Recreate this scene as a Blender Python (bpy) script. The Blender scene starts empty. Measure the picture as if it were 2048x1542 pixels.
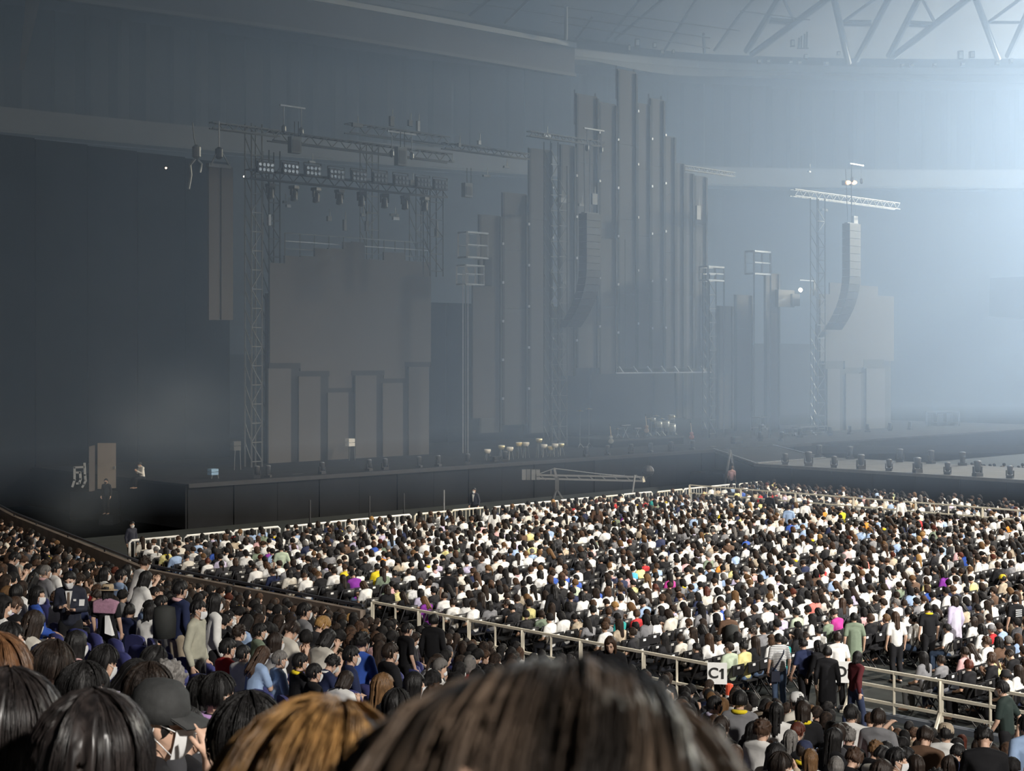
import bpy, bmesh, math, random
import numpy as np
from mathutils import Vector, Matrix, Euler

random.seed(11)
rng = np.random.default_rng(11)
sc = bpy.context.scene
COL = sc.collection
R = math.radians

# ---------------------------------------------------------------- camera
FPX, CU, VH, ZC = 3000.0, 1024.0, 720.0, 7.6      # focal length in px of the 2048 wide frame, horizon row, eye height
cd = bpy.data.cameras.new('camera')
cd.sensor_width = 36.0
cd.lens = FPX / 2048 * 36
cd.shift_y = -(771 - VH) / 2048
cd.clip_end = 600
cd.clip_start = 0.05
cd.dof.use_dof = True
cd.dof.focus_distance = 45
cd.dof.aperture_fstop = 12
cam = bpy.data.objects.new('camera', cd)
cam.location = (0, 0, ZC)
cam.rotation_euler = (R(90), 0, 0)
COL.objects.link(cam)
sc.camera = cam

# ---------------------------------------------------------------- world, exposure
w = bpy.data.worlds.new('world')
sc.world = w
w.use_nodes = True
w.node_tree.nodes['Background'].inputs[0].default_value = (0.70, 0.82, 1.0, 1)
w.node_tree.nodes['Background'].inputs[1].default_value = 0.014
sc.view_settings.view_transform = 'Standard'
sc.view_settings.look = 'None'
sc.view_settings.exposure = 0.0
sc.view_settings.gamma = 1.0
sc.view_settings.use_curve_mapping = False
sc.cycles.volume_bounces = 1
sc.cycles.max_bounces = 6
sc.cycles.use_denoising = True
sc.cycles.volume_step_rate = 3.0

# ---------------------------------------------------------------- the arena's own frame: s along the stage front, t towards the floor crowd
ANG = R(46)
ES = Vector((math.sin(ANG), math.cos(ANG), 0))
ET = Vector((math.cos(ANG), -math.sin(ANG), 0))
O = Vector((-13.0, 69.0, 0))

def W(s, t, z=0.0):
    return O + ES * s + ET * t + Vector((0, 0, z))
def to_st(x, y):
    d = Vector((x, y, 0)) - O
    return d.dot(ES), d.dot(ET)
def at(u, v, Y):                                   # the point at depth Y that the photograph shows at pixel u, v
    return Vector(((u - CU) * Y / FPX, Y, ZC - (v - VH) * Y / FPX))
def depth_t(u, t):                                 # depth at which column u meets the vertical plane t
    k = (u - CU) / FPX
    b = O + ET * t
    s = (k * b.y - b.x) / (ES.x - k * ES.y)
    return b.y + s * ES.y, s
def pl(u, v, t):                                   # pixel -> (s, z) on the plane t
    Y, s = depth_t(u, t)
    return s, ZC - (v - VH) * Y / FPX
def px(p):
    return CU + FPX * p[0] / p[1], VH + FPX * (ZC - p[2]) / p[1]

# ---------------------------------------------------------------- lamps of the hall (their fixtures are built below)
FLOODS = [  # location, aim, power, spot angle, colour
    ((58, 66, 40), (20, 60, 0), 290000, 68, (1.0, 0.97, 0.92)),
    ((76, 141, 33), (0, 100, 16), 430000, 115, (0.74, 0.86, 1.0)),
    ((48, -6, 38), (20, 41, 0), 300000, 41, (1.0, 0.96, 0.90)),
    ((24, -16, 27), (-3, 20, 2), 84000, 76, (1.0, 0.95, 0.88)),
]
HAZE_DENSITY = 0.0100
# ---------------------------------------------------------------- materials
MATS = {}
def mat(name, col, rough=0.7, metal=0.0, var=0.12, scale=6.0, bump=0.0, spec=0.5, emit=None, stretch=None):
    if name in MATS:
        return MATS[name]
    m = bpy.data.materials.new(name)
    m.use_nodes = True
    nt = m.node_tree
    b = nt.nodes['Principled BSDF']
    b.inputs['Roughness'].default_value = rough
    b.inputs['Metallic'].default_value = metal
    b.inputs['Specular IOR Level'].default_value = spec
    if emit:
        b.inputs['Emission Color'].default_value = (*emit[:3], 1)
        b.inputs['Emission Strength'].default_value = emit[3]
    c = (*col, 1)
    if var > 0:
        tc = nt.nodes.new('ShaderNodeTexCoord')
        mp = nt.nodes.new('ShaderNodeMapping')
        if stretch:
            mp.inputs['Scale'].default_value = stretch
        no = nt.nodes.new('ShaderNodeTexNoise')
        no.inputs['Scale'].default_value = scale
        no.inputs['Detail'].default_value = 3
        rp = nt.nodes.new('ShaderNodeValToRGB')
        rp.color_ramp.elements[0].position = 0.3
        rp.color_ramp.elements[1].position = 0.7
        rp.color_ramp.elements[0].color = tuple(x * (1 - var) for x in col) + (1,)
        rp.color_ramp.elements[1].color = tuple(min(1, x * (1 + var)) for x in col) + (1,)
        nt.links.new(tc.outputs['Object'], mp.inputs[0])
        nt.links.new(mp.outputs[0], no.inputs['Vector'])
        nt.links.new(no.outputs[0], rp.inputs[0])
        nt.links.new(rp.outputs[0], b.inputs['Base Color'])
        if bump > 0:
            bp = nt.nodes.new('ShaderNodeBump')
            bp.inputs['Strength'].default_value = bump
            bp.inputs['Distance'].default_value = 0.01
            nt.links.new(no.outputs[0], bp.inputs['Height'])
            nt.links.new(bp.outputs[0], b.inputs['Normal'])
    else:
        b.inputs['Base Color'].default_value = c
    MATS[name] = m
    return m

BLACK = mat('black_cloth', (0.012, 0.013, 0.015), 0.95, scale=0.6, var=0.35, spec=0.1)
CURTAIN = mat('black_curtain', (0.016, 0.017, 0.019), 0.95, scale=0.25, var=0.3, spec=0.1, stretch=(1, 1, 0.1))
DECK = mat('stage_deck', (0.020, 0.021, 0.023), 0.92, spec=0.1, scale=1.2, var=0.3)
APRON = mat('stage_apron', (0.013, 0.014, 0.016), 0.9, scale=0.5, var=0.25, spec=0.15)
LED = mat('led_panel', (0.098, 0.092, 0.088), 0.75, scale=0.4, var=0.06, spec=0.2)
LEDDARK = mat('led_frame', (0.014, 0.014, 0.015), 0.8, scale=2, var=0.2)
STEEL = mat('black_steel', (0.03, 0.03, 0.033), 0.55, 0.3, scale=3)
ALU = mat('aluminium', (0.36, 0.37, 0.38), 0.4, 0.7, scale=4)
GREYM = mat('grey_metal', (0.13, 0.135, 0.14), 0.5, 0.4, scale=4)
WHITEM = mat('white_enamel', (0.78, 0.77, 0.73), 0.4, scale=3, var=0.06)
CREAM = mat('cream_enamel', (0.80, 0.74, 0.60), 0.45, scale=3, var=0.08)
CONC = mat('concrete', (0.17, 0.165, 0.16), 0.9, scale=2, var=0.2, bump=0.2)
CONCB = mat('brown_wall', (0.17, 0.135, 0.11), 0.85, scale=1.5, var=0.2)
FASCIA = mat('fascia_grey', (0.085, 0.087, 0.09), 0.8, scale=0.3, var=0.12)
ROOFM = mat('roof_membrane', (0.30, 0.31, 0.33), 0.9, scale=0.15, var=0.12)
TRUSSW = mat('roof_truss', (0.27, 0.28, 0.29), 0.6, scale=0.5, var=0.08)
FLOORM = mat('floor_cover', (0.014, 0.018, 0.017), 0.85, scale=1.2, var=0.3)
SEATB = mat('seat_blue', (0.060, 0.065, 0.20), 0.5, scale=5, var=0.15)
LENS = mat('lens_glass', (0.35, 0.37, 0.40), 0.08, 0.6, var=0)
CATW = mat('catwalk_top', (0.10, 0.105, 0.11), 0.9, spec=0.15, scale=1.0, var=0.15)
CHAIRM = mat('chair_black', (0.02, 0.02, 0.022), 0.45, 0.2, scale=5)
WHITEP = mat('white_paper', (0.82, 0.82, 0.80), 0.7, scale=8, var=0.04)
REDP = mat('red_plastic', (0.65, 0.09, 0.04), 0.5, scale=5)
TAN = mat('tan_door', (0.34, 0.29, 0.24), 0.7, scale=1.2, var=0.12)
INK = mat('black_ink', (0.015, 0.015, 0.015), 0.7, var=0)

# ---------------------------------------------------------------- mesh building
class MB:
    def __init__(self):
        self.v, self.f = [], []
    def add(self, vs, fs):
        n = len(self.v)
        self.v += [tuple(p) for p in vs]
        self.f += [tuple(i + n for i in f) for f in fs]
        return self
    def hexa(self, p):                              # 8 corners: bottom ring, top ring
        return self.add(p, [(3, 2, 1, 0), (4, 5, 6, 7), (0, 1, 5, 4), (1, 2, 6, 5), (2, 3, 7, 6), (3, 0, 4, 7)])
    def box(self, x0, x1, y0, y1, z0, z1):          # plain axes
        return self.hexa([(x0, y0, z0), (x1, y0, z0), (x1, y1, z0), (x0, y1, z0), (x0, y0, z1), (x1, y0, z1), (x1, y1, z1), (x0, y1, z1)])
    def sbox(self, s0, s1, t0, t1, z0, z1):         # arena axes
        return self.hexa([W(s0, t1, z0), W(s1, t1, z0), W(s1, t0, z0), W(s0, t0, z0), W(s0, t1, z1), W(s1, t1, z1), W(s1, t0, z1), W(s0, t0, z1)])
    def prism(self, poly, t0, t1):                  # polygon in (s, z), from plane t0 to t1
        n = len(poly)
        vs = [W(s, t0, z) for s, z in poly] + [W(s, t1, z) for s, z in poly]
        return self.add(vs, [tuple(range(n - 1, -1, -1)), tuple(range(n, 2 * n))] + [(i, (i + 1) % n, n + (i + 1) % n, n + i) for i in range(n)])
    def bar(self, p, q, w, h=None, up=(0, 0, 1)):
        p, q = Vector(p), Vector(q)
        h = w if h is None else h
        d = (q - p).normalized()
        a = d.cross(Vector(up))
        if a.length < 1e-4:
            a = d.cross(Vector((1, 0, 0)))
        a.normalize()
        b = a.cross(d)
        a, b = a * w / 2, b * h / 2
        return self.hexa([p - a - b, p + a - b, p + a + b, p - a + b, q - a - b, q + a - b, q + a + b, q - a + b])
    def tube(self, pts, r, n=6, r2=None, cap=True):
        pts = [Vector(p) for p in pts]
        m = len(pts)
        vs, fs = [], []
        a = None
        for i, p in enumerate(pts):
            d = (pts[min(i + 1, m - 1)] - pts[max(i - 1, 0)]).normalized()
            if a is None:
                a = d.cross(Vector((0.13, 0.2, 1)))
                if a.length < 1e-3:
                    a = d.cross(Vector((1, 0, 0)))
            a = (a - d * a.dot(d)).normalized()
            b = d.cross(a)
            rr = r if r2 is None else r + (r2 - r) * i / (m - 1)
            for k in range(n):
                x = 2 * math.pi * k / n
                vs.append(p + a * (rr * math.cos(x)) + b * (rr * math.sin(x)))
        for i in range(m - 1):
            for k in range(n):
                fs.append((i * n + k, i * n + (k + 1) % n, (i + 1) * n + (k + 1) % n, (i + 1) * n + k))
        if cap:
            fs.append(tuple(range(n - 1, -1, -1)))
            fs.append(tuple(range((m - 1) * n, m * n)))
        return self.add(vs, fs)
    def lathe(self, prof, n=14, c=(0, 0, 0)):       # profile (r, z) turned about z at c
        vs = [(c[0] + r * math.cos(2 * math.pi * k / n), c[1] + r * math.sin(2 * math.pi * k / n), c[2] + z) for r, z in prof for k in range(n)]
        fs = [(i * n + k, i * n + (k + 1) % n, (i + 1) * n + (k + 1) % n, (i + 1) * n + k) for i in range(len(prof) - 1) for k in range(n)]
        fs += [tuple(range(n - 1, -1, -1)), tuple(range((len(prof) - 1) * n, len(prof) * n))]
        return self.add(vs, fs)
    def ell(self, c, r, n=10, m=6):
        vs, fs = [], []
        for i in range(m + 1):
            e = -math.pi / 2 + math.pi * i / m
            e = max(min(e, 1.5), -1.5)
            for k in range(n):
                x = 2 * math.pi * k / n
                vs.append((c[0] + r[0] * math.cos(e) * math.cos(x), c[1] + r[1] * math.cos(e) * math.sin(x), c[2] + r[2] * math.sin(e)))
        for i in range(m):
            for k in range(n):
                fs.append((i * n + k, i * n + (k + 1) % n, (i + 1) * n + (k + 1) % n, (i + 1) * n + k))
        fs += [tuple(range(n - 1, -1, -1)), tuple(range(m * n, (m + 1) * n))]
        return self.add(vs, fs)
    def mesh(self, name, smooth=False):
        me = bpy.data.meshes.new(name)
        me.from_pydata(self.v, [], self.f)
        if smooth:
            me.polygons.foreach_set('use_smooth', [True] * len(me.polygons))
        me.update()
        return me
    def build(self, name, m, parent=None, smooth=False):
        """link as one mesh; vertices were given in world axes and are stored about the parent's origin"""
        org = ORG.get(parent.name, Vector()) if parent else Vector()
        if org.length:
            self.v = [(x - org.x, y - org.y, z - org.z) for x, y, z in self.v]
        me = self.mesh(name, smooth)
        me.materials.append(m)
        o = bpy.data.objects.new(name, me)
        COL.objects.link(o)
        if parent:
            o.parent = parent
            ORG[o.name] = org
        return o
ORG = {}
def tag(o, label=None, cat=None, group=None, kind=None):
    if label: o['label'] = label
    if cat: o['category'] = cat
    if group: o['group'] = group
    if kind: o['kind'] = kind
    return o
def thing(name, label, cat, loc=(0, 0, 0), group=None):
    o = bpy.data.objects.new(name, None)
    o.empty_display_size = 0.2
    COL.objects.link(o)
    o.location = loc
    ORG[o.name] = Vector(loc)
    return tag(o, label, cat, group)
def struct(name, mb, m, parent=None, smooth=False):
    o = mb.build(name, m, parent, smooth)
    if not parent:
        o['kind'] = 'structure'
    return o
def copy_tree(o, parent=None):
    c = o.copy()
    COL.objects.link(c)
    c.parent = parent
    for ch in o.children:
        copy_tree(ch, c)
    return c
ONES = 'zeroth first second third fourth fifth sixth seventh eighth ninth tenth eleventh twelfth thirteenth fourteenth fifteenth sixteenth seventeenth eighteenth nineteenth'.split()
TENS = {2: 'twent', 3: 'thirt', 4: 'fort', 5: 'fift', 6: 'sixt'}
def nth(n):
    if n < 20:
        return ONES[n]
    a, b = divmod(n, 10)
    return TENS[a] + ('ieth' if b == 0 else 'y-' + ONES[b])
# ================================================================ THE SETTING
struct('floor', MB().box(-70, 120, -6, 170, -3.2, -3.0).sbox(-13.1, 110, 0, 95, -3.0, 0), FLOORM)

def catmull(pts, n=8):
    out = []
    for i in range(len(pts) - 1):
        p0, p1, p2, p3 = (np.array(pts[max(i - 1, 0)], float), np.array(pts[i], float), np.array(pts[i + 1], float), np.array(pts[min(i + 2, len(pts) - 1)], float))
        for k in range(n):
            x = k / n
            out.append(0.5 * ((2 * p1) + (-p0 + p2) * x + (2 * p0 - 5 * p1 + 4 * p2 - p3) * x * x + (-p0 + 3 * p1 - 3 * p2 + p3) * x ** 3))
    out.append(np.array(pts[-1], float))
    return out
def offset(pts, d):                                  # outwards (away from the hall's middle)
    out = []
    for i, p in enumerate(pts):
        g = pts[min(i + 1, len(pts) - 1)] - pts[max(i - 1, 0)]
        n = np.array([-g[1], g[0]]); n /= np.linalg.norm(n)
        out.append(p + n * d)
    return out
def sweep(mb, curve, prof):                          # prof: list of (outward offset, z), closed band
    rings = [offset(curve, d) for d, z in prof]
    m = len(curve)
    vs = [(rings[j][i][0], rings[j][i][1], prof[j][1] if not callable(prof[j][1]) else prof[j][1](i)) for i in range(m) for j in range(len(prof))]
    k = len(prof)
    fs = [(i * k + j, (i + 1) * k + j, (i + 1) * k + (j + 1) % k, i * k + (j + 1) % k) for i in range(m - 1) for j in range(k)]
    return mb.add(vs, fs)

BOWL = catmull([(-95, 40), (-70, 86), (-38.6, 113), (-12.8, 131), (5, 141), (21, 148), (51, 150), (85, 143), (115, 110)])
RING = catmull([(-80, 30), (-58, 70), (-37, 94), (-14.8, 110), (5.3, 126.7)])
RING2 = catmull([(5.2, 130.5), (19.4, 136.5), (47.4, 139), (78, 133), (105, 105)])
wl = struct('wall_bowl', sweep(MB(), BOWL, [(1.0, -1), (1.0, 24.6), (2.0, 24.6), (2.0, -1)]), CURTAIN)
fa = struct('trim_1', sweep(MB(), BOWL, [(-0.6, 24.7), (-0.6, 26.6), (1.0, 26.6), (1.0, 24.7)]), FASCIA)
# black drapes above the balcony front, each a hanging length of its own
wu = struct('wall_upper', sweep(MB(), BOWL, [(9, 26.6), (9, 40), (9.5, 40), (9.5, 26.6)]), CURTAIN)
def fold(curve, z0, z1, amp, n=6):
    cv = []
    for i in range(len(curve) - 1):
        for k in range(n):
            cv.append(curve[i] + (curve[i + 1] - curve[i]) * k / n)
    nn = offset(cv, 1.0)
    return [p + (q - p) * amp * math.sin(j * 1.9) for j, (p, q) in enumerate(zip(cv, nn))]
for i in range(2, len(BOWL) - 6, 4):
    cv = fold(BOWL[i:i + 5], 0, 0, 0.16)
    sag = random.uniform(-0.2, 0.2)
    struct('drape', sweep(MB(), cv, [(3.0, 26.6), (3.0, 35.2 + sag), (3.15, 35.2 + sag), (3.15, 26.6)]), CURTAIN, wu)
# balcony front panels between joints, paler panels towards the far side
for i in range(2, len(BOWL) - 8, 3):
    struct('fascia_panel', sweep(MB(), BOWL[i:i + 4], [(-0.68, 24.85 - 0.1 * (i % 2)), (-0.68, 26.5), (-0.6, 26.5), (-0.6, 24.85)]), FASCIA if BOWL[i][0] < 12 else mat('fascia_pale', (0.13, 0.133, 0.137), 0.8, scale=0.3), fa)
# the lighting ring
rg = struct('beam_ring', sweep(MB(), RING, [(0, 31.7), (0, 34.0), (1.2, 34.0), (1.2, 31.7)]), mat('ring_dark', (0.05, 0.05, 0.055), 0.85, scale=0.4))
struct('ring_edge', sweep(MB(), RING, [(-0.25, 33.95), (-0.25, 34.35), (0.1, 34.35), (0.1, 33.95)]), TRUSSW, rg)
struct('ring_lower_edge', sweep(MB(), RING, [(-0.2, 31.5), (-0.2, 31.75), (0.1, 31.75), (0.1, 31.5)]), FASCIA, rg)
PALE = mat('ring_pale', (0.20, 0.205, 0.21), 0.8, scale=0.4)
zl = lambda i: 33.55 + 0.28 * math.sin(i * 0.62 + 0.8)
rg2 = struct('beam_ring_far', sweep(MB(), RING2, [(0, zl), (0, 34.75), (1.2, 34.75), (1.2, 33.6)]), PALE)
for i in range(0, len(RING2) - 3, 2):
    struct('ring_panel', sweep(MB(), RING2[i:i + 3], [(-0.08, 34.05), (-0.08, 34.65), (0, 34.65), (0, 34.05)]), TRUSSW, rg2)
# roof: membrane and its space frame
ctr = np.array([25.0, 45.0])
roofc = catmull([(-80, 30), (-58, 74), (-37, 98), (-14.8, 116), (5.3, 131), (19.4, 139), (47.4, 141), (78, 135), (105, 107), (118, 60)], 4)
vs, fs = [], []
levels = [(1.03, 36.5), (0.86, 43.5), (0.62, 50.5), (0.3, 55.5), (0.02, 57)]
for k, z in levels:
    vs += [(*(ctr + (p - ctr) * k), z) for p in roofc]
m = len(roofc)
for j in range(len(levels) - 1):
    fs += [(j * m + i, j * m + i + 1, (j + 1) * m + i + 1, (j + 1) * m + i) for i in range(m - 1)]
roof = struct('ceiling', MB().add(vs, fs), ROOFM)
def truss(px_pairs, r, Y0, slope):
    """a roof member seen between two pixels: its foot stands on the ring at depth Y0, its head leans inwards"""
    (u0, v0), (u1, v1) = px_pairs
    a = at(u0, v0, Y0 - slope * max(0, 110 - v0))
    b = at(u1, v1, Y0 - slope * max(0, 110 - v1))
    return MB().tube([a, a + (b - a) * 1.0], r, 8)
members = [((1493, 102), (1558, -4)), ((1503, 110), (1660, -6)), ((1566, -4), (1588, 42)), ((1537, 37), (1586, 42)), ((1539, 44), (1586, 48)),
           ((1668, -4), (1697, 126)), ((1685, 45), (1754, -5)), ((1683, 43), (1742, 43)), ((1684, 50), (1742, 50)), ((1713, 120), (1778, -4)), ((1778, 112), (1838, -4)),
           ((1786, 114), (1940, -6)), ((1844, -4), (1871, 48)), ((1818, 44), (1871, 47)), ((1818, 51), (1870, 53)), ((1951, -4), (1996, 117)), ((1975, 46), (2045, -5)),
           ((1976, 45), (2050, 45)), ((2016, 112), (2062, 10)), ((1429, 101), (1475, 36)), ((1213, 82), (1258, 26)), ((1153, 77), (1186, 33)), ((1132, 12), (1132, 78)), ((1407, 68), (1409, 106)),
           ((1475, 36), (1510, -5)), ((1258, 26), (1285, -6)), ((1330, 100), (1395, -5)), ((1230, 80), (1330, -5)), ((1010, 45), (1060, -4)), ((940, 30), (985, -6))]
for (a, b) in members:
    thick = 0.30 if a[0] > 1480 and abs(a[1] - b[1]) > 60 else 0.15
    struct('roof_member', truss((a, b), thick, 134.5 if a[0] > 1150 else 126, 0.06), TRUSSW, roof)
for (a, b) in [((880, -4), (1420, 76)), ((1100, 42), (1420, 97)), ((760, -3), (930, 27)), ((1480, 22), (1620, 40)), ((1100, 10), (1480, 62))]:
    struct('roof_cable', truss((a, b), 0.05, 128, 0.06), TRUSSW, roof)

# ---------------------------------------------------------------- the stand we look from
def bline(t):                                        # s of the stand's front edge
    return float(np.interp(t, [-14, -4, 15, 80], [-5.6, -8.5, -13, -13]))
def stand_z(q):
    return -0.60 + 0.237 * q if q < 20 else 4.14 + 0.335 * (q - 20)
ROW0, ROWD, NROWS = 1.3, 1.05, 23
stand = struct('floor_stand', MB().sbox(-13.9, -13.15, -14, 66, -3.0, -0.62), CONC)
TS = [-14, -9, -4, 0, 5, 10, 15, 30, 45, 60, 66]
for k in range(NROWS + 2):
    q0 = ROW0 + ROWD * k - 0.45
    z = stand_z(q0 + 0.45)
    mb = MB()
    for a, b in zip(TS[:-1], TS[1:]):
        s0a, s0b = bline(a) - q0, bline(b) - q0
        mb.hexa([W(s0a - ROWD, a, z - 1.2), W(s0b - ROWD, b, z - 1.2), W(s0b, b, z - 1.2), W(s0a, a, z - 1.2),
                 W(s0a - ROWD, a, z), W(s0b - ROWD, b, z), W(s0b, b, z), W(s0a, a, z)])
    struct('step', mb, CONC, stand)
# parapet in front of the stand's left part, with its dark rail
mb = MB(); mr = MB()
tt = [-13, -9, -4, 0, 5, 10, 15, 20, 26.3]
for a, b in zip(tt[:-1], tt[1:]):
    pa, pb = W(bline(a), a), W(bline(b), b)
    mb.bar(pa + Vector((0, 0, -0.05)), pb + Vector((0, 0, -0.05)), 0.18, 1.6)
    mr.bar(pa + Vector((0, 0, 0.88)), pb + Vector((0, 0, 0.88)), 0.07, 0.07)
    mr.bar(pa + Vector((0, 0, 0.7)), pa + Vector((0, 0, 0.88)), 0.05)
par = struct('wall_parapet', mb, CONCB)
struct('handrail', mr, mat('rail_dark', (0.05, 0.055, 0.07), 0.5, 0.3), par)
mb = MB()
for t0, t1, sx in [(26.4, 38.5, -13.0), (40.2, 62, -10.8)]:
    mb.sbox(sx - 0.12, sx + 0.08, t0, t1, -0.6, 0.12)
struct('wall_kerb', mb, mat('kerb_blue_grey', (0.11, 0.125, 0.15), 0.7, scale=1.5))
struct('floor_walkway', MB().sbox(-13.3, -10.9, 38.6, 66, -0.62, -0.02), mat('walkway', (0.07, 0.08, 0.085), 0.8, scale=2))

# ---------------------------------------------------------------- stage and catwalk
SZ = 2.0
stage = struct('floor_stage', MB().prism([(-2.2, SZ), (-2.2, SZ - 0.12), (84, SZ - 0.12), (84, SZ)], -32, 0), DECK)
n = 0
s = -2.2
while s < 46:                                        # apron panels along the front
    struct('apron_panel', MB().sbox(s + 0.02, s + 2.42, -0.12 + 0.03 * (n % 2), -0.02 + 0.03 * (n % 2), 0, SZ - 0.10), APRON, stage)
    s += 2.44; n += 1
struct('apron_side', MB().sbox(-2.3, -2.2, -32, -0.05, 0, SZ - 0.08), APRON, stage)
struct('stage_lip', MB().sbox(-2.2, 46, -0.02, 0.10, SZ - 0.16, SZ + 0.03), STEEL, stage)
cw = struct('floor_catwalk', MB().sbox(27.2, 34.6, 9.5, 60, SZ - 0.15, SZ), CATW)
n = 0
t = 9.5
while t < 46:
    struct('apron_panel', MB().sbox(27.10 + 0.02 * (n % 2), 27.2, t + 0.02, t + 2.42, 0, SZ - 0.14), APRON, cw)
    t += 2.44; n += 1
struct('catwalk_edge', MB().sbox(27.02, 27.18, 9.5, 60, SZ - 0.14, SZ + 0.02), GREYM, cw)
# slanting bridge from the middle of the stage to the catwalk
b0, b1, b2, b3 = W(36.2, -0.5, 0), W(42.4, -0.5, 0), W(33.6, 9.6, 0), W(27.2, 9.6, 0)
up = Vector((0, 0, SZ))
br = struct('floor_bridge', MB().hexa([b0 + up * 0.9, b3 + up * 0.9, b2 + up * 0.9, b1 + up * 0.9, b0 + up, b3 + up, b2 + up, b1 + up]), DECK)
struct('edge_strip', MB().bar(b0 + up, b3 + up, 0.10, 0.08), ALU, br)
struct('edge_strip', MB().bar(b1 + up, b2 + up, 0.10, 0.08), ALU, br)
struct('edge_strip', MB().bar(b3 + up * 1.02, b2 + up * 1.02, 0.14, 0.06), ALU, br)
struct('bridge_skirt', MB().bar(b0 + up * 0.45, b3 + up * 0.45, 0.06, 1.75), APRON, br)
# black backdrop behind the set
wb = struct('wall_backdrop', MB().sbox(-12, 100, -34.2, -34, 0, 8), BLACK)
for i in range(16):
    s0 = 18.5 + i * 3.6
    struct('drape', MB().sbox(s0, s0 + 3.55, -18.3 + 0.15 * (i % 2), -18.1 + 0.15 * (i % 2), SZ, 11.5 if 20 < s0 < 60 else 9), BLACK, wb)
for i in range(7):
    s0 = -11 + i * 3.0
    struct('drape', MB().sbox(s0, s0 + 2.95, -15.3 + 0.05 * (i % 2), -15.1 + 0.05 * (i % 2), 0, 19.3 - 0.05 * i), BLACK, wb)

# ---------------------------------------------------------------- haze hanging above the floor and the stage
hz = MB().box(-95, 118, 44, 158, 3.0, 57).build('haze', None)
hm = bpy.data.materials.new('haze')
hm.use_nodes = True
nt = hm.node_tree
nt.nodes.remove(nt.nodes['Principled BSDF'])
vsn = nt.nodes.new('ShaderNodeVolumeScatter')
vsn.inputs['Color'].default_value = (0.52, 0.70, 1.0, 1)
vsn.inputs['Density'].default_value = HAZE_DENSITY
vsn.inputs['Anisotropy'].default_value = 0.35
nt.links.new(vsn.outputs[0], nt.nodes['Material Output'].inputs['Volume'])
hz.data.materials.clear()
hz.data.materials.append(hm)
tag(hz, 'thin blue grey stage haze filling the air of the hall', 'haze', kind='stuff')

for i, (u, v, Y, a, b, dn) in enumerate([(340, 830, 66, 5.0, 3.6, 0.10), (180, 1000, 60, 3.4, 2.4, 0.10)]):
    c = at(u, v, Y)
    so = MB().ell((0, 0, 0), (1, 1, 1), 24, 12).build('smoke', None)
    so.location = c; so.scale = (a, a, b)
    sm = bpy.data.materials.new('smoke_%d' % i); sm.use_nodes = True
    sn = sm.node_tree; sn.nodes.remove(sn.nodes['Principled BSDF'])
    sv = sn.nodes.new('ShaderNodeVolumeScatter'); sv.inputs['Color'].default_value = (0.72, 0.85, 1.0, 1)
    tc = sn.nodes.new('ShaderNodeTexCoord'); ln = sn.nodes.new('ShaderNodeVectorMath'); ln.operation = 'LENGTH'
    mr_ = sn.nodes.new('ShaderNodeMapRange'); mr_.interpolation_type = 'SMOOTHERSTEP'
    for k, x in zip((1, 2, 3, 4), (1.0, 0.05, 0.0, dn)): mr_.inputs[k].default_value = x
    no = sn.nodes.new('ShaderNodeTexNoise'); no.inputs['Scale'].default_value = 1.6; no.inputs['Detail'].default_value = 2
    mu = sn.nodes.new('ShaderNodeMath'); mu.operation = 'MULTIPLY'
    pw = sn.nodes.new('ShaderNodeMath'); pw.operation = 'POWER'; pw.inputs[1].default_value = 2.0
    sn.links.new(tc.outputs['Object'], ln.inputs[0]); sn.links.new(ln.outputs['Value'], mr_.inputs[0]); sn.links.new(tc.outputs['Object'], no.inputs['Vector'])
    sn.links.new(no.outputs[0], pw.inputs[0]); sn.links.new(mr_.outputs[0], mu.inputs[0]); sn.links.new(pw.outputs[0], mu.inputs[1]); sn.links.new(mu.outputs[0], sv.inputs['Density'])
    sn.links.new(sv.outputs[0], sn.nodes['Material Output'].inputs['Volume'])
    so.data.materials.clear(); so.data.materials.append(sm)
    tag(so, ['pale smoke puff drifting before the near stage end', 'low pale smoke puff below the tan door'][i], 'smoke', kind='stuff')
pil = struct('pillar_left', MB().hexa([at(38, 140, 100), at(48, 140, 100), at(48, 140, 101), at(38, 140, 101), at(52, -8, 100), at(82, -8, 100), at(82, -8, 101), at(52, -8, 101)]), mat('pillar_brown', (0.15, 0.12, 0.09), 0.8, scale=0.6))
# ---------------------------------------------------------------- floodlight banks up on the ring, out of the picture
for loc, aim, power, ang, colr in FLOODS:
    L = Vector(loc)
    d = (Vector(aim) - L).normalized()
    side = d.cross(Vector((0, 0, 1))).normalized()
    upv = side.cross(d)
    t_ = thing('floodlight_bank', 'bank of white floodlights on the roof ring above %s' % ['the catwalk', 'the far stage end', 'the floor seats', 'the near stand'][FLOODS.index((loc, aim, power, ang, colr))], 'floodlight', L)
    c = L - d * 0.6
    MB().bar(c - side * 2, c + side * 2, 0.5, 1.6, up=upv).build('housing', GREYM, t_)
    for i in range(4):
        for j in range(2):
            p = L - d * 0.34 + side * (i - 1.5) * 0.9 + upv * (j - 0.5) * 0.75
            MB().tube([p, p + d * 0.05], 0.3, 12).build('lamp', mat('lamp_glow', (0.9, 0.9, 0.9), 0.4, var=0, emit=(1, 0.98, 0.95, 20)), t_)
    ld = bpy.data.lights.new('floodlight', 'SPOT')
    ld.energy = power
    ld.spot_size = R(ang)
    ld.spot_blend = 0.9
    ld.shadow_soft_size = 1.2
    ld.color = colr
    lo = bpy.data.objects.new('floodlight_beam', ld)
    COL.objects.link(lo)
    lo.location = L
    lo.rotation_euler = d.to_track_quat('-Z', 'Y').to_euler()
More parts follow.
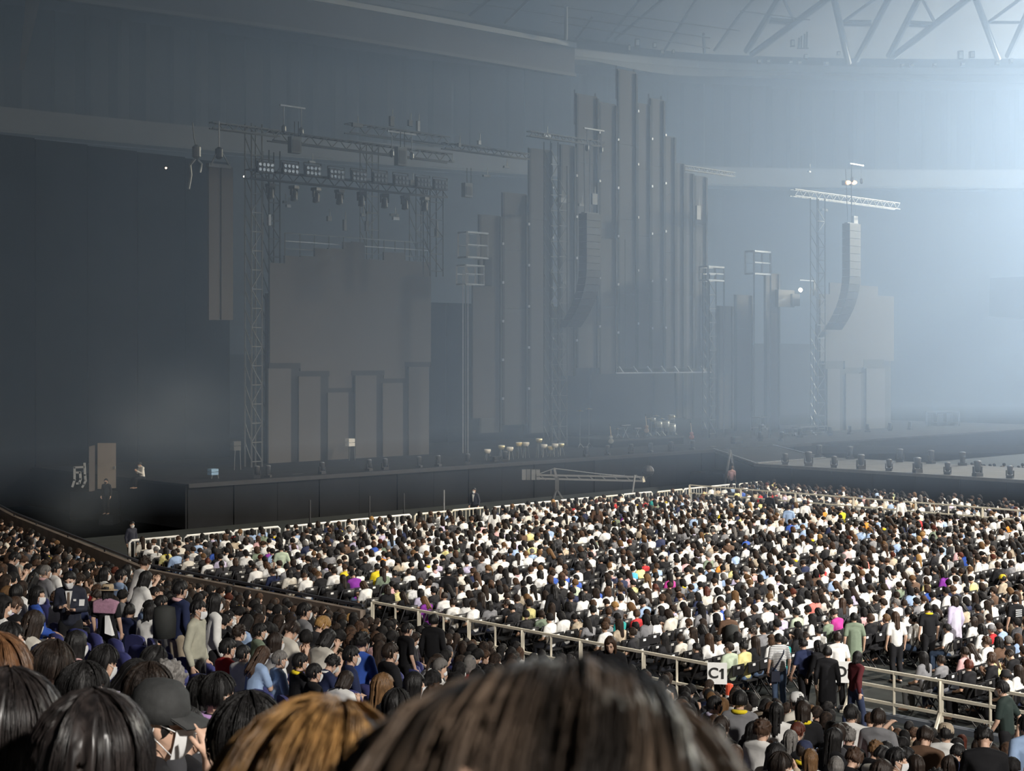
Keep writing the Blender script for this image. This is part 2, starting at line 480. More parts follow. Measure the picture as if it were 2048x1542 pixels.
# ================================================================ THE STAGE SET
def slab(mb, u0, u1, v0, v1, t, d=0.14):             # an upright panel whose outline the photograph gives, standing on plane t
    s0, za = pl(u0, v0, t); s1, zb = pl(u1, v0, t)
    _, zc = pl(u0, v1, t); _, zd = pl(u1, v1, t)
    top, bot = (za + zb) / 2, (zc + zd) / 2
    return mb.sbox(s0, s1, t - d, t, bot, top)
def P(u, v, t):
    s, z = pl(u, v, t)
    return W(s, t, z)
def base(u, t, z=SZ):
    Y, s = depth_t(u, t)
    return W(s, t, z)

def screen(t, uppers, frames, lowers, label):
    r = thing('led_screen', label, 'led screen', base(uppers[0][0], t))
    for (u0, u1, v0, v1) in uppers:
        slab(MB(), u0, u1, v0, v1, t).build('upper_panel', LED, r)
    for (u0, u1, v0, v1) in frames:
        slab(MB(), u0, u1, v0, v1, t + 0.02, 0.2).build('panel_frame', LEDDARK, r)
    for (u0, u1, v0, v1) in lowers:
        slab(MB(), u0, u1, v0, v1, t + 0.12).build('lower_panel', LED, r)
    s0, _ = pl(uppers[0][0], 600, t); s1, _ = pl(uppers[-1][1], 600, t)
    MB().sbox(s0, s1, t - 0.5, t - 0.3, SZ, pl(uppers[0][0], uppers[0][2] + 60, t)[1]).build('backing', LEDDARK, r)
    return r
screen(-9.0,
       [(540, 570, 526, 727), (570, 601, 512, 727), (601, 630, 512, 743), (630, 657, 497, 743), (657, 687, 497, 777), (687, 704, 484, 777), (704, 729, 484, 742), (729, 768, 519, 742), (768, 810, 505, 758), (810, 862, 523, 725)],
       [(538, 601, 726, 737), (582, 598, 737, 936), (596, 659, 742, 753), (641, 657, 753, 932), (657, 704, 776, 785), (697, 711, 785, 928), (703, 769, 741, 751), (753, 767, 751, 926), (766, 817, 757, 766), (806, 818, 766, 922), (810, 862, 724, 734)],
       [(537, 582, 737, 934), (598, 641, 753, 931), (656, 697, 785, 928), (711, 753, 751, 925), (766, 806, 766, 921), (818, 858, 734, 918)],
       'big stepped grey LED screen with six lower columns beneath the front lighting truss')
screen(-9.0,
       [(1641, 1660, 588, 722), (1660, 1690, 566, 722), (1690, 1722, 556, 745), (1722, 1756, 572, 735), (1756, 1788, 592, 722)],
       [(1648, 1686, 722, 738), (1680, 1690, 738, 866), (1690, 1722, 735, 746), (1722, 1732, 746, 866), (1728, 1768, 719, 736)],
       [(1655, 1680, 738, 868), (1692, 1722, 747, 866), (1733, 1770, 737, 866)],
       'hazy stepped grey LED screen on the far wing of the stage')

strips = [(958, 1001, 430, 866, -12), (1005, 1053, 386, 850, -12), (1058, 1101, 298, 866, -12.2), (1121, 1149, 290, 752, -12.4), (1153, 1195, 190, 736, -12.6), (1198, 1232, 206, 748, -12.8),
          (1236, 1272, 141, 738, -13), (1273, 1300, 207, 738, -13), (1301, 1327, 198, 738, -13), (1328, 1349, 272, 738, -13), (1351, 1367, 326, 836, -13), (1369, 1386, 346, 838, -13), (1389, 1412, 352, 740, -13),
          (1436, 1464, 612, 858, -11), (1470, 1503, 590, 862, -12.5), (1530, 1557, 547, 860, -11)]
for i, (u0, u1, v0, v1, t) in enumerate(strips):
    tall = ('tallest hanging grey LED strip at the middle of the stage' if i == 6 else
            '%s hanging grey LED strip counted from the framed column, middle set' % nth(i + 1) if i < 13 else
            ['slim standing LED column nearest the middle set, far wing', 'short wide LED column between two slim ones, far wing', 'slim LED column below the white frame, far wing'][i - 13])
    r = thing('led_strip', tall, 'led strip', base((u0 + u1) / 2, t), 'LED strips of the stage set')
    n = 4
    for k in range(n):
        slab(MB(), u0, u1, v0 + (v1 - v0) * k / n, v0 + (v1 - v0) * (k + 1) / n - 0.4, t, 0.13).build('panel', LED, r)
    s0, zt = pl(u0, v0, t); s1, _ = pl(u1, v0, t); _, zb = pl(u0, v1, t)
    for sx in (s0 + 0.02, s1 - 0.02):
        MB().bar(W(sx, t + 0.04, zb), W(sx, t + 0.04, zt), 0.17, 0.14, up=ET).build('rail', LEDDARK, r)
        if i in (4, 6, 8):
            MB().bar(W(sx, t - 0.2, zt - 2), W(sx, t - 0.2, zt + 0.4), 0.09).build('tip', ALU, r)
    for k in range(5):                                # small clamp fixtures on the edge
        if 3 <= i <= 8 or i < 3:
            zz = zb + (zt - zb) * (0.15 + 0.18 * k)
            MB().sbox(s1 + 0.02, s1 + 0.16, t - 0.05, t + 0.18, zz, zz + 0.16).build('clamp', ALU, r)

def tower(u0, u1, vt, zb, t, label, m=STEEL, m2=None, step=1.0, depth=0.6, group=None):
    """lattice tower: four chords and rungs"""
    s0, zt = pl(u0, vt, t); s1, _ = pl(u1, vt, t)
    r = thing('truss_tower', label, 'truss tower', W((s0 + s1) / 2, t, zb), group)
    for s in (s0, s1):
        for tt_ in (t, t - depth):
            MB().bar(W(s, tt_, zb), W(s, tt_, zt), 0.07).build('chord', m2 or m, r)
    z = zb + 0.3; i = 0
    while z < zt - step:
        MB().bar(W(s0, t, z), W(s1, t, z), 0.05).bar(W(s0, t, z) if i % 2 else W(s1, t, z), W(s1, t, z + step) if i % 2 else W(s0, t, z + step), 0.04).bar(W(s0, t, z), W(s0, t - depth, z + step), 0.04).build('lacing', m, r)
        z += step; i += 1
    return r
tower(503, 524, 246, SZ, -7.0, 'dark lattice tower at the near end of the lighting truss', GREYM)
tower(538, 560, 300, SZ, -10.2, 'dark lattice tower behind the near edge of the stepped screen', STEEL)
tower(733, 757, 285, 12.0, -11, 'hanging lattice mast above the middle of the stepped screen', GREYM)
tower(832, 855, 378, 12.0, -10, 'hanging lattice mast with ladder rungs over the screen end', GREYM)
tower(860, 886, 362, 12.5, -7.5, 'hanging lattice mast below the far end of the lighting truss', STEEL)
tower(1101, 1116, 282, SZ, -9.5, 'tall lattice tower standing before the LED strips', GREYM, STEEL)
tower(1118, 1134, 330, SZ, -9.0, 'tall lattice tower beside the speaker array, white fittings', GREYM, GREYM)
tower(1634, 1650, 395, SZ, -8.0, 'far lattice tower beside the hazy wing screen', GREYM, GREYM)
tower(1418, 1432, 545, SZ, -9.0, 'far slim lattice tower beyond the crossbar', GREYM, STEEL)

def htruss(pts, w, m, label, name='lighting_truss'):
    """horizontal lattice truss along world points a-b"""
    a, b = pts
    r = thing(name, label, 'truss', a)
    L = (b - a).length
    d = (b - a).normalized()
    for oz in (0, -w):
        for ot in (0, -w):
            o = Vector((0, 0, oz)) + ET * ot
            MB().bar(a + o, b + o, 0.07).build('chord', m, r)
    n = max(2, int(L / w))
    mb = MB()
    for i in range(n):
        p, q = a + d * (L * i / n), a + d * (L * (i + 1) / n)
        z = Vector((0, 0, -w))
        mb.bar(p if i % 2 else p + z, q + z if i % 2 else q, 0.04)
        mb.bar(p + ET * -w, p, 0.04)
    mb.build('lacing', m, r)
    return r
TF = -6.5
def same_z(u0, u1, v0, t):
    z = pl(u0, v0, t)[1]
    return W(pl(u0, v0, t)[0], t, z), W(pl(u1, v0, t)[0], t, z)
ta, tb = same_z(500, 895, 338, TF)
front = htruss((ta, tb), 0.45, STEEL, 'black front lighting truss carrying lamp banks before the stepped screen')
ua, ub = same_z(545, 905, 262, -9.5)
htruss((ua, ub), 0.5, STEEL, 'upper black truss behind the front lighting truss')
ua, ub = same_z(425, 560, 244, -6.5)
htruss((ua, ub), 0.3, GREYM, 'short outrigger truss holding the slim LED column')
ua, ub = same_z(700, 900, 246, -13)
htruss((ua, ub), 0.55, STEEL, 'dark rear truss with cable clutter above the stepped screen')
ua, ub = same_z(1060, 1210, 262, -10.5)
htruss((ua, ub), 0.3, STEEL, 'dark truss holding the speaker array by the LED strips')
ua, ub = same_z(1348, 1470, 328, -14)
htruss((ua, ub), 0.3, STEEL, 'pale thin truss at the far end of the LED strips')
ua, ub = same_z(890, 1060, 285, -11)
htruss((ua, ub), 0.35, STEEL, 'dark linking truss between screen rig and LED strips')
ua, ub = same_z(1590, 1800, 378, -9)
htruss((ua, ub), 0.5, GREYM, 'hazy lighting truss above the far wing screen')

def blinder():
    r = thing('blinder_lamp', 'x', 'lamp', (0, 0, 0), 'blinder lamps on the front truss')
    MB().box(-0.55, 0.55, -0.1, 0.1, -0.32, 0.32).build('housing', STEEL, r)
    for i in range(4):
        for j in range(2):
            MB().tube([(-0.405 + 0.27 * i, -0.09, -0.14 + 0.28 * j), (-0.405 + 0.27 * i, -0.14, -0.14 + 0.28 * j)], 0.10, 10).build('lens', LENS, r)
    MB().bar((-0.6, 0, 0), (-0.6, 0, 0.45), 0.05).bar((0.6, 0, 0), (0.6, 0, 0.45), 0.05).bar((-0.6, 0, 0.45), (0.6, 0, 0.45), 0.05).build('yoke', STEEL, r)
    return r
def moving_head():
    r = thing('moving_head_light', 'x', 'stage light', (0, 0, 0))
    MB().box(-0.2, 0.2, -0.2, 0.2, 0, 0.16).build('base', STEEL, r)
    MB().box(-0.25, -0.19, -0.07, 0.07, 0.16, 0.5).box(0.19, 0.25, -0.07, 0.07, 0.16, 0.5).box(-0.25, 0.25, -0.07, 0.07, 0.14, 0.2).build('yoke', STEEL, r)
    h = MB().lathe([(0.10, 0.22), (0.16, 0.30), (0.17, 0.52), (0.19, 0.72), (0.19, 0.78)], 12).build('head', STEEL, r, True)
    MB().lathe([(0.16, 0.775), (0.16, 0.80), (0.06, 0.82)], 12).build('lens', LENS, h, True)
    return r
bl, mh = blinder(), moving_head()
used = {'b': False, 'm': False}
ROT_STAGE = math.atan2(ET.x, -ET.y)                   # things built facing -y turned to face the floor crowd
def put(proto, key, loc, rot, label, scale=1.0, group=None):
    o = proto if not used[key] else copy_tree(proto)
    used[key] = True
    o.location = loc
    o.rotation_euler = rot
    o.scale = (scale,) * 3
    o['label'] = label
    if group: o['group'] = group
    return o
for i, (u, v) in enumerate([(530, 335), (580, 338), (625, 342), (672, 349), (717, 353), (759, 356), (801, 361), (845, 365), (880, 370)]):
    p = P(u, v, TF + 0.35)
    put(bl, 'b', p, (0, 0, ROT_STAGE), 'black eight-lamp blinder on front lighting truss, %s from its near end' % nth(i + 1), 0.92)
for i, u in enumerate([541, 588, 632, 679, 723, 769, 810, 849]):
    p = P(u, 338 + (u - 500) * 0.088 + 26, TF - 0.1)
    put(mh, 'm', p, (math.pi, 0, ROT_STAGE + 0.3 * math.sin(i)), 'moving head light hanging under front truss, %s from its near end' % nth(i + 1), 1.0, 'moving heads under the front truss')
k = 0
for (u, v) in [(514, 943), (536, 938), (644, 934), (738, 925), (770, 932), (838, 921), (876, 930), (935, 925), (1010, 915), (1172, 908), (1215, 904), (1262, 903), (1301, 897), (1342, 900), (1385, 893)]:
    Y, s = depth_t(u, -0.9)
    k += 1
    put(mh, 'm', W(s, -0.9, SZ), (0, 0, ROT_STAGE + 0.7 * math.sin(u)), 'moving head light on the stage lip, %s from the near end' % nth(k), 0.72, 'moving heads on the stage lip')
for i, (u, t) in enumerate([(1570, 0), (1617, 0), (1668, 0), (1722, 0), (1778, 0), (1835, 0), (1895, 0), (1955, 0), (2020, 0)]):
    kx = (u - CU) / FPX                               # where column u meets the catwalk's near edge
    b = O + ES * 27.7
    tt_ = (kx * b.y - b.x) / (ET.x - kx * ET.y)
    put(mh, 'm', W(27.7, tt_, SZ), (0, 0, ROT_STAGE - 0.9 + 0.5 * math.sin(i * 3)), 'moving head light on near catwalk edge, %s from the bridge' % nth(i + 1), 0.95 if i % 2 else 0.75, 'moving heads on the catwalk edge')
for i, u in enumerate([1638, 1700, 1800, 1862, 1925]):
    kx = (u - CU) / FPX
    b = O + ES * 34.0
    tt_ = (kx * b.y - b.x) / (ET.x - kx * ET.y)
    put(mh, 'm', W(34.0, tt_, SZ), (0, 0, ROT_STAGE + i), 'moving head light on far catwalk edge, %s from the bridge' % nth(i + 1), 0.9, 'moving heads on the far catwalk edge')
for i, (u, v, t) in enumerate([(1520, 868, -4), (1563, 885, -3), (1600, 870, -5), (1660, 880, -5), (1700, 878, -5), (1735, 872, -6), (1780, 872, -6), (1820, 868, -6)]):
    Y, s = depth_t(u, t)
    put(mh, 'm', W(s, t, SZ), (0, 0, i), 'moving head light on the far stage floor, %s beyond the bridge' % nth(i + 1), 0.8, 'moving heads on the far stage floor')

# slim LED column hung at the near end, hoists and cables
r = thing('hanging_led_column', 'slim pair of hanging LED panels at the near end of the rig', 'led column', base(440, -6.5))
slab(MB(), 418, 439, 334, 640, -6.5).build('panel', LED, r)
slab(MB(), 443, 466, 334, 640, -6.5).build('panel', LED, r)
slab(MB(), 439, 443, 336, 640, -6.6, 0.06).build('gap_rail', GREYM, r)
slab(MB(), 418, 462, 328, 335, -6.4, 0.3).build('top_beam', GREYM, r)
MB().bar(P(422, 330, -6.4), P(432, 308, -6.4), 0.06).bar(P(458, 330, -6.4), P(446, 308, -6.4), 0.06).build('bridle', GREYM, r)
MB().tube([P(438, 308, -6.4), P(438, 242, -6.4)], 0.035).build('chain', ALU, r)
MB().lathe([(0.1, 0), (0.2, 0.1), (0.2, 0.5), (0.08, 0.6)], 10, P(438, 318, -6.4)).build('hoist', STEEL, r)
r = thing('chain_hoist', 'chain hoist with hanging cable loop beside the slim LED column', 'hoist', P(392, 300, -6.5))
MB().lathe([(0.1, 0), (0.22, 0.12), (0.22, 0.6), (0.08, 0.72)], 10, P(393, 318, -6.5)).build('motor', GREYM, r)
MB().tube([P(385, 245, -6.5), P(388, 275, -6.5), P(393, 300, -6.5)], 0.03).build('chain', GREYM, r)
MB().tube([P(390, 318, -6.5), P(380, 330, -6.5), P(382, 350, -6.5), P(377, 378, -6.5)], 0.07, 6).build('cable', GREYM, r)
MB().tube([P(396, 320, -6.5), P(404, 328, -6.5), P(400, 345, -6.5)], 0.05, 6).build('cable', ALU, r)
hoists = [(593, 273, 306, 20, -7.5, 'large grey hoist box hanging at the near half of the front truss'), (805, 294, 331, 18, -8, 'large grey hoist box hanging at the far half of the front truss'), (938, 366, 394, 15, -9, 'pale hoist box hanging above the white truss frame')]
for (u, v0, v1, wd, t, lab) in hoists:
    r = thing('hoist_box', lab, 'hoist', P(u, v1, t), 'hoist boxes')
    slab(MB(), u - wd / 2, u + wd / 2, v0, v1, t, 0.35).build('case', GREYM, r)
    slab(MB(), u - wd * 0.36, u + wd * 0.36, v0 + 7, v1 - 4, t + 0.02, 0.06).build('front_plate', FASCIA, r)
    MB().bar(P(u - 4, v0, t), P(u - 4, v0 - 30, t), 0.04).bar(P(u + 4, v0, t), P(u + 4, v0 - 30, t), 0.04).build('sling', STEEL, r)
for i, (u0, v0, u1, v1, lab) in enumerate([(560, 210, 610, 217, 'pale spreader bar hanging high above the stepped screen'), (775, 262, 832, 268, 'pale spreader bar above the far hoist box'), (1168, 256, 1208, 262, 'pale spreader bar above the speaker array'), (1700, 327, 1727, 331, 'pale spreader bar above the far speaker array')]):
    t = -9.0
    r = thing('spreader_bar', lab, 'rigging bar', P(u0, v0, t), 'spreader bars')
    a, b = P(u0, v0, t), P(u1, v0, t)
    b.z = a.z
    MB().bar(a, b, 0.09).build('bar', ALU, r)
    for f in (0.15, 0.85):
        p = a + (b - a) * f
        MB().tube([p, p - Vector((0, 0, 1.1))], 0.03).build('sling', ALU, r)
        MB().lathe([(0.05, -1.5), (0.13, -1.4), (0.13, -1.15), (0.05, -1.05)], 8, p).build('motor', GREYM, r)
# scaffold rails above the stepped screen
r = thing('scaffold_rail', 'thin white scaffold rails above the stepped top of the screen', 'scaffold', P(570, 520, -9.3))
for v0 in (466, 482, 497):
    a, b = same_z(570, 862, v0, -9.3)
    MB().bar(a, b, 0.05).build('rail', ALU if v0 == 482 else GREYM, r)
for u, v in [(570, 524), (600, 510), (629, 510), (658, 496), (687, 496), (729, 516), (768, 516), (790, 503), (810, 520), (835, 521), (861, 521)]:
    p = P(u, v, -9.3); q = Vector((p.x, p.y, pl(570, 466, -9.3)[1]))
    MB().bar(p, q, 0.05).build('post', GREYM, r)
# clutter hanging in the rig: small lamps and boxes
clut = [(571, 404, 6, 5), (578, 412, 8, 6), (660, 437, 8, 10), (691, 450, 5, 22), (735, 452, 5, 20), (540, 440, 5, 22), (727, 430, 8, 6), (738, 425, 8, 5), (790, 430, 16, 5), (793, 437, 12, 6), (875, 465, 5, 18), (862, 455, 6, 6), (826, 366, 10, 12), (625, 325, 12, 6), (716, 250, 20, 8), (785, 242, 8, 20), (822, 246, 8, 12), (838, 252, 5, 20), (905, 322, 8, 4), (975, 352, 14, 4), (920, 290, 5, 8), (960, 285, 5, 8), (1014, 334, 10, 4), (1190, 398, 10, 22), (1164, 410, 10, 5), (1095, 270, 14, 8), (1130, 565, 8, 4), (1125, 400, 18, 10), (1398, 425, 8, 28), (1620, 343, 4, 3), (1650, 420, 12, 5), (1712, 440, 8, 16)]
for i, (u, v, wd, hg) in enumerate(clut):
    t = -8.2 if u < 900 else -10.5
    r = thing('rig_fitting', 'small pale fitting in the rig, %s of those hung from near to far' % nth(1 + sorted(c[0] for c in clut).index(u)), 'rig fitting', P(u, v, t), 'small fittings in the rig')
    slab(MB(), u - wd / 2, u + wd / 2, v - hg / 2, v + hg / 2, t, 0.16).build('body', ALU if i % 4 == 1 else GREYM, r)
    MB().tube([P(u, v - hg / 2, t), P(u, v - hg / 2 - 14, t)], 0.02, 5).build('hook', GREYM, r)
# framed column in the middle: white truss box, posts, LED strip
r = thing('framed_led_column', 'standing LED column with white open truss frames on top', 'led column', base(960, -8.5))
slab(MB(), 946, 990, 572, 836, -8.5).build('panel', LED, r)
def frame(mb, u0, u1, v0, v1, t, wd=0.09, mids=()):
    s0, zt = pl(u0, v0, t); s1, _ = pl(u1, v0, t); _, zb = pl(u0, v1, t)
    for tt_ in (t, t - 0.8):
        mb.bar(W(s0, tt_, zb), W(s0, tt_, zt), wd).bar(W(s1, tt_, zb), W(s1, tt_, zt), wd).bar(W(s0, tt_, zt), W(s1, tt_, zt), wd).bar(W(s0, tt_, zb), W(s1, tt_, zb), wd)
        for f in mids:
            mb.bar(W(s0 + (s1 - s0) * f, tt_, zb), W(s0 + (s1 - s0) * f, tt_, zt), wd * 0.7)
            mb.bar(W(s0, tt_, zb + (zt - zb) * f), W(s1, tt_, zb + (zt - zb) * f), wd * 0.7)
    for s in (s0, s1):
        mb.bar(W(s, t, zt), W(s, t - 0.8, zt), wd).bar(W(s, t, zb), W(s, t - 0.8, zb), wd)
    return mb
frame(MB(), 934, 976, 464, 514, -8.6, 0.11, (0.5,)).build('upper_frame', ALU, r)
frame(MB(), 931, 968, 530, 568, -8.2, 0.09, (0.55,)).build('lower_frame', ALU, r)
for u in (926, 931, 936):
    MB().bar(P(u, 540, -8.2), Vector((*P(u, 540, -8.2).xy, SZ)), 0.06).build('post', ALU if u != 931 else GREYM, r)
slab(MB(), 970, 984, 514, 572, -8.8, 0.2).build('mast', LED, r)
for (u0, u1, v0, v1, lab) in [(1508, 1541, 502, 547, 'white open truss frame on the far wing column'), (1416, 1448, 533, 560, 'grey open truss frame above the far slim tower')]:
    r = thing('open_truss_box', lab, 'truss box', P(u0, v1, -9), 'far truss frames')
    frame(MB(), u0, u1, v0, v1, -9, 0.12, (0.5,)).build('frame', ALU, r)
    s0, zb = pl(u0, v1, -9); s1, _ = pl(u1, v1, -9)
    for s in (s0, s1):
        MB().bar(W(s, -9, SZ), W(s, -9, zb), 0.1).build('post', GREYM, r)
# line arrays: curved stacks of cabinets
def array(u, v0, v1, t, n, wd, label):
    r = thing('line_array', label, 'speaker array', P(u, v1, t), 'line arrays')
    top, bot = P(u, v0, t), P(u, v1, t)
    L = top.z - bot.z
    pts = []
    for i in range(n + 1):
        f = i / n
        back = 0.0 if f < 0.45 else 1.5 * ((f - 0.45) / 0.55) ** 2.2
        pts.append(top - Vector((0, 0, L * f)) - ET * back * 1.0 - ES * back * 0.25)
    for i in range(n):
        a, b = pts[i], pts[i + 1] + (pts[i] - pts[i + 1]) * 0.06
        ax = (b - a).normalized()
        sd = ES * (wd / 2)
        dp = ET * 0.35
        MB().hexa([b - sd - dp, b + sd - dp, b + sd + dp, b - sd + dp, a - sd - dp, a + sd - dp, a + sd + dp, a - sd + dp]).build('cabinet', mat('speaker_grey', (0.045, 0.047, 0.05), 0.6, scale=3), r)
    MB().bar(top - ES * wd / 2, top + ES * wd / 2, 0.3, 0.15).build('fly_frame', GREYM, r)
    MB().tube([top, P(u, v0 - 145 if u < 1400 else v0 - 110, t)], 0.045).build('cable', ALU, r)
    MB().tube([top - ES * 0.5, P(u - 12, v0 - 140 if u < 1400 else v0 - 110, t)], 0.03).build('cable', GREYM, r)
    return r
array(1180, 428, 655, -7.5, 16, 1.35, 'tall curved grey speaker line array hung before the LED strips')
array(1703, 448, 660, -7.0, 14, 1.5, 'hazy curved speaker line array hung on the far wing')
# crossbar with seven stubs under the middle strips
r = thing('light_crossbar', 'long white crossbar with seven short uprights under the middle LED strips', 'crossbar', P(1232, 746, -10.5))
a, b = same_z(1232, 1422, 746, -10.5)
MB().bar(a, b, 0.09).build('bar', ALU, r)
for u in (1246, 1275, 1303, 1331, 1357, 1384, 1410):
    s, _ = pl(u, 746, -10.5)
    MB().bar(W(s, -10.5, a.z), W(s, -10.9, a.z + 0.42), 0.12).build('upright', ALU, r)
slab(MB(), 1236, 1424, 737, 744, -10.9, 0.1).build('back_plate', LEDDARK, r)
for i, u in enumerate((1250, 1300, 1350, 1400)):
    p = P(u, 738, -10.9); MB().tube([p, p + Vector((0, 0, 9))], 0.02, 4).build('wire', STEEL, r)
# lit pale box and lamps high at the far wing
r = thing('work_light', 'small white work light glowing over a pale box on the far wing', 'work light', P(1600, 580, -10))
MB().ell(P(1601, 580, -10), (0.16, 0.16, 0.16)).build('bulb', mat('worklight_glow', (1, 1, 0.9), 0.5, var=0, emit=(1, 0.97, 0.85, 14)), r)
slab(MB(), 1600, 1630, 560, 562, -10.2, 0.1).build('bracket', ALU, r)
slab(MB(), 1628, 1631, 560, 592, -10.2, 0.1).build('stand', GREYM, r)
wl2 = bpy.data.lights.new('work_light', 'POINT'); wl2.energy = 90; wl2.color = (1, 0.97, 0.85); wl2.shadow_soft_size = 0.2
wo = bpy.data.objects.new('work_light_beam', wl2); COL.objects.link(wo); wo.location = P(1598, 582, -9.4)
r = thing('equipment_box', 'pale box with open front lit by the work light', 'box', P(1575, 615, -10.6))
slab(MB(), 1557, 1589, 580, 614, -10.6, 0.3).build('panel', FASCIA, r)
slab(MB(), 1585, 1600, 588, 612, -10.4, 0.3).build('bracket', STEEL, r)
for i, u in enumerate((1696, 1708)):
    r = thing('orange_lamp', 'glowing orange lamp on the far truss, %s of the pair' % ['nearer the stage middle', 'farther'][i], 'lamp', P(u, 365, -9), 'orange lamps')
    MB().ell(P(u, 365, -9), (0.24, 0.15, 0.15)).build('lens', mat('orange_glow', (1, 0.6, 0.2), 0.4, var=0, emit=(1.0, 0.50, 0.16, 9)), r)
    MB().sbox(pl(u - 4, 362, -9)[0], pl(u + 4, 362, -9)[0], -9.4, -9.1, P(u, 370, -9).z, P(u, 361, -9).z).build('housing', STEEL, r)
for i, (u, v, c) in enumerate([(332, 336, (1, 0.72, 0.45, 14)), (488, 353, (1, 0.9, 0.8, 5))]):
    r = thing('pilot_lamp', ['tiny warm pilot lamp on the dark wall', 'tiny pilot lamp beside the near lattice tower'][i], 'lamp', P(u, v, -13), 'pilot lamps')
    MB().ell(P(u, v, -13), (0.05, 0.05, 0.05)).build('bulb', mat('pilot_glow_%d' % i, (1, 0.8, 0.6), 0.5, var=0, emit=c), r)
    MB().ell(P(u, v, -13.1), (0.09, 0.09, 0.09)).build('holder', STEEL, r)
# far wall: pale panel and open window box
r = thing('wall_panel_board', 'large pale board on the far wall at the picture edge', 'board', at(1978, 640, 140))
MB().hexa([at(1978, 634, 140), at(2075, 640, 136), at(2075, 640, 136.3), at(1978, 634, 140.3), at(1980, 556, 140), at(2075, 552, 136), at(2075, 552, 136.3), at(1980, 556, 140.3)]).build('board', FASCIA, r)
MB().bar(at(1978, 634, 139.9), at(2075, 640, 135.9), 0.1).build('lower_edge', TRUSSW, r)
r = thing('window_booth', 'white framed glazed booth on the far stand', 'booth', at(1885, 862, 128))
p0, p1 = at(1853, 860, 128), at(1918, 860, 128)
hh = Vector((0, 0, 36 * 128 / 3000))
for a, b in [(p0, p0 + hh), (p1, p1 + hh), (p0 + hh, p1 + hh), (p0, p1)]:
    MB().bar(a, b, 0.14).build('frame', TRUSSW, r)
for i in range(3):
    a = p0 + (p1 - p0) * (0.12 + 0.3 * i)
    MB().bar(a + hh * 0.1, a + hh * 0.9, 0.5, 0.1, up=(0, 1, 0)).build('mullion', GREYM, r)
    MB().bar(a + hh * 0.12, a + (p1 - p0) * 0.2 + hh * 0.12, 0.1, 0.9).build('pane', FASCIA, r)

r = thing('hanging_banner', 'pale hanging cloth at the dark wall by the picture edge', 'cloth', at(10, 600, 90))
MB().hexa([at(-20, 598, 90), at(22, 596, 90), at(22, 596, 90.3), at(-20, 598, 90.3), at(-20, 505, 90), at(33, 512, 90), at(33, 512, 90.3), at(-20, 505, 90.3)]).build('cloth', mat('cloth_pale', (0.30, 0.27, 0.25), 0.9, scale=1), r)
MB().bar(at(-20, 503, 90), at(33, 508, 90), 0.12).build('rod', GREYM, r)
# near wing: tan door, white character sign
a_, b_ = at(140, 985, 71.4), at(236, 985, 71.4)
struct('floor_landing', MB().box(a_.x, b_.x, 71.4, 73.0, 0, 1.33), BLACK)
a_, b_ = at(198, 985, 69.0), at(226, 985, 69.0)
struct('floor_low_riser', MB().box(a_.x, b_.x, 69.0, 70.2, 0, 0.42), BLACK)
r = thing('tan_door_panel', 'tan door leaf with paler narrow leaf beside it, below the dark wall', 'door', at(205, 980, 71.6))
yy = 71.6
MB().hexa([at(195, 978, yy), at(232, 976, yy), at(232, 976, yy + .2), at(195, 978, yy + .2), at(195, 886, yy), at(232, 886, yy), at(232, 886, yy + .2), at(195, 886, yy + .2)]).build('leaf', TAN, r)
MB().hexa([at(178, 984, yy), at(190, 981, yy), at(190, 981, yy + .2), at(178, 984, yy + .2), at(178, 893, yy), at(190, 890, yy), at(190, 890, yy + .2), at(178, 893, yy + .2)]).build('narrow_leaf', mat('tan_grey', (0.24, 0.215, 0.20), 0.7, scale=1.2), r)
MB().bar(at(229, 932, yy - .05), at(229, 938, yy - .05), 0.08).build('handle', ALU, r)
r = thing('character_sign', 'white cut-out character sign on the dark wall beside the tan door', 'sign', at(160, 950, 71.9))
YS = 71.8
def stroke(pts, wd=0.095):
    mb = MB()
    q = [at(u, v, YS) for u, v in pts]
    for a, b in zip(q[:-1], q[1:]):
        d = (b - a).normalized() * wd * 0.35
        mb.bar(a - d, b + d, 0.06, wd, up=(0.0, 0, 1) if abs((b - a).normalized().z) < 0.7 else (1, 0, 0))
    mb.build('stroke', mat('sign_white', (0.62, 0.64, 0.66), 0.6, var=0.05), r)
stroke([(149, 935), (149, 960), (145, 973)])
stroke([(149, 935), (168, 934)])
stroke([(152, 945), (160, 945), (161, 958), (159, 966), (154, 967)])
stroke([(169, 927), (170, 950), (171, 960)])
stroke([(171, 962), (168, 969), (165, 974)])

# ---------------------------------------------------------------- band gear on the stage
def drumlike(loc, r, h, m, label, name='drum', cat='drum', tilt=0.0):
    t_ = thing(name, label, cat, loc, 'drum kit')
    MB().lathe([(r, -h / 2), (r, h / 2)], 16, loc).build('shell', m, t_, True)
    MB().lathe([(r * 1.03, h / 2 - 0.02), (r * 1.03, h / 2 + 0.02)], 16, loc).build('rim', ALU, t_)
    MB().lathe([(r * 0.97, h / 2 + 0.021), (r * 0.97, h / 2 + 0.024)], 16, loc).build('drumhead', WHITEP, t_)
    for a in (0, 2.1, 4.2):
        p = Vector(loc) + Vector((r * 0.8 * math.cos(a), r * 0.8 * math.sin(a), -h / 2))
        q = Vector((p.x + 0.05 * math.cos(a), p.y + 0.05 * math.sin(a), DZ))
        if p.z - q.z > 0.05:
            MB().tube([p, q], 0.015, 5).build('leg', ALU, t_)
    return t_
riser = thing('drum_riser', 'low black riser under the drum kit', 'riser', base(1290, -6))
s0 = pl(1215, 880, -6)[0]; s1 = pl(1358, 880, -6)[0]
MB().sbox(s0, s1, -9.5, -5.6, SZ, SZ + 0.5).build('platform', DECK, riser)
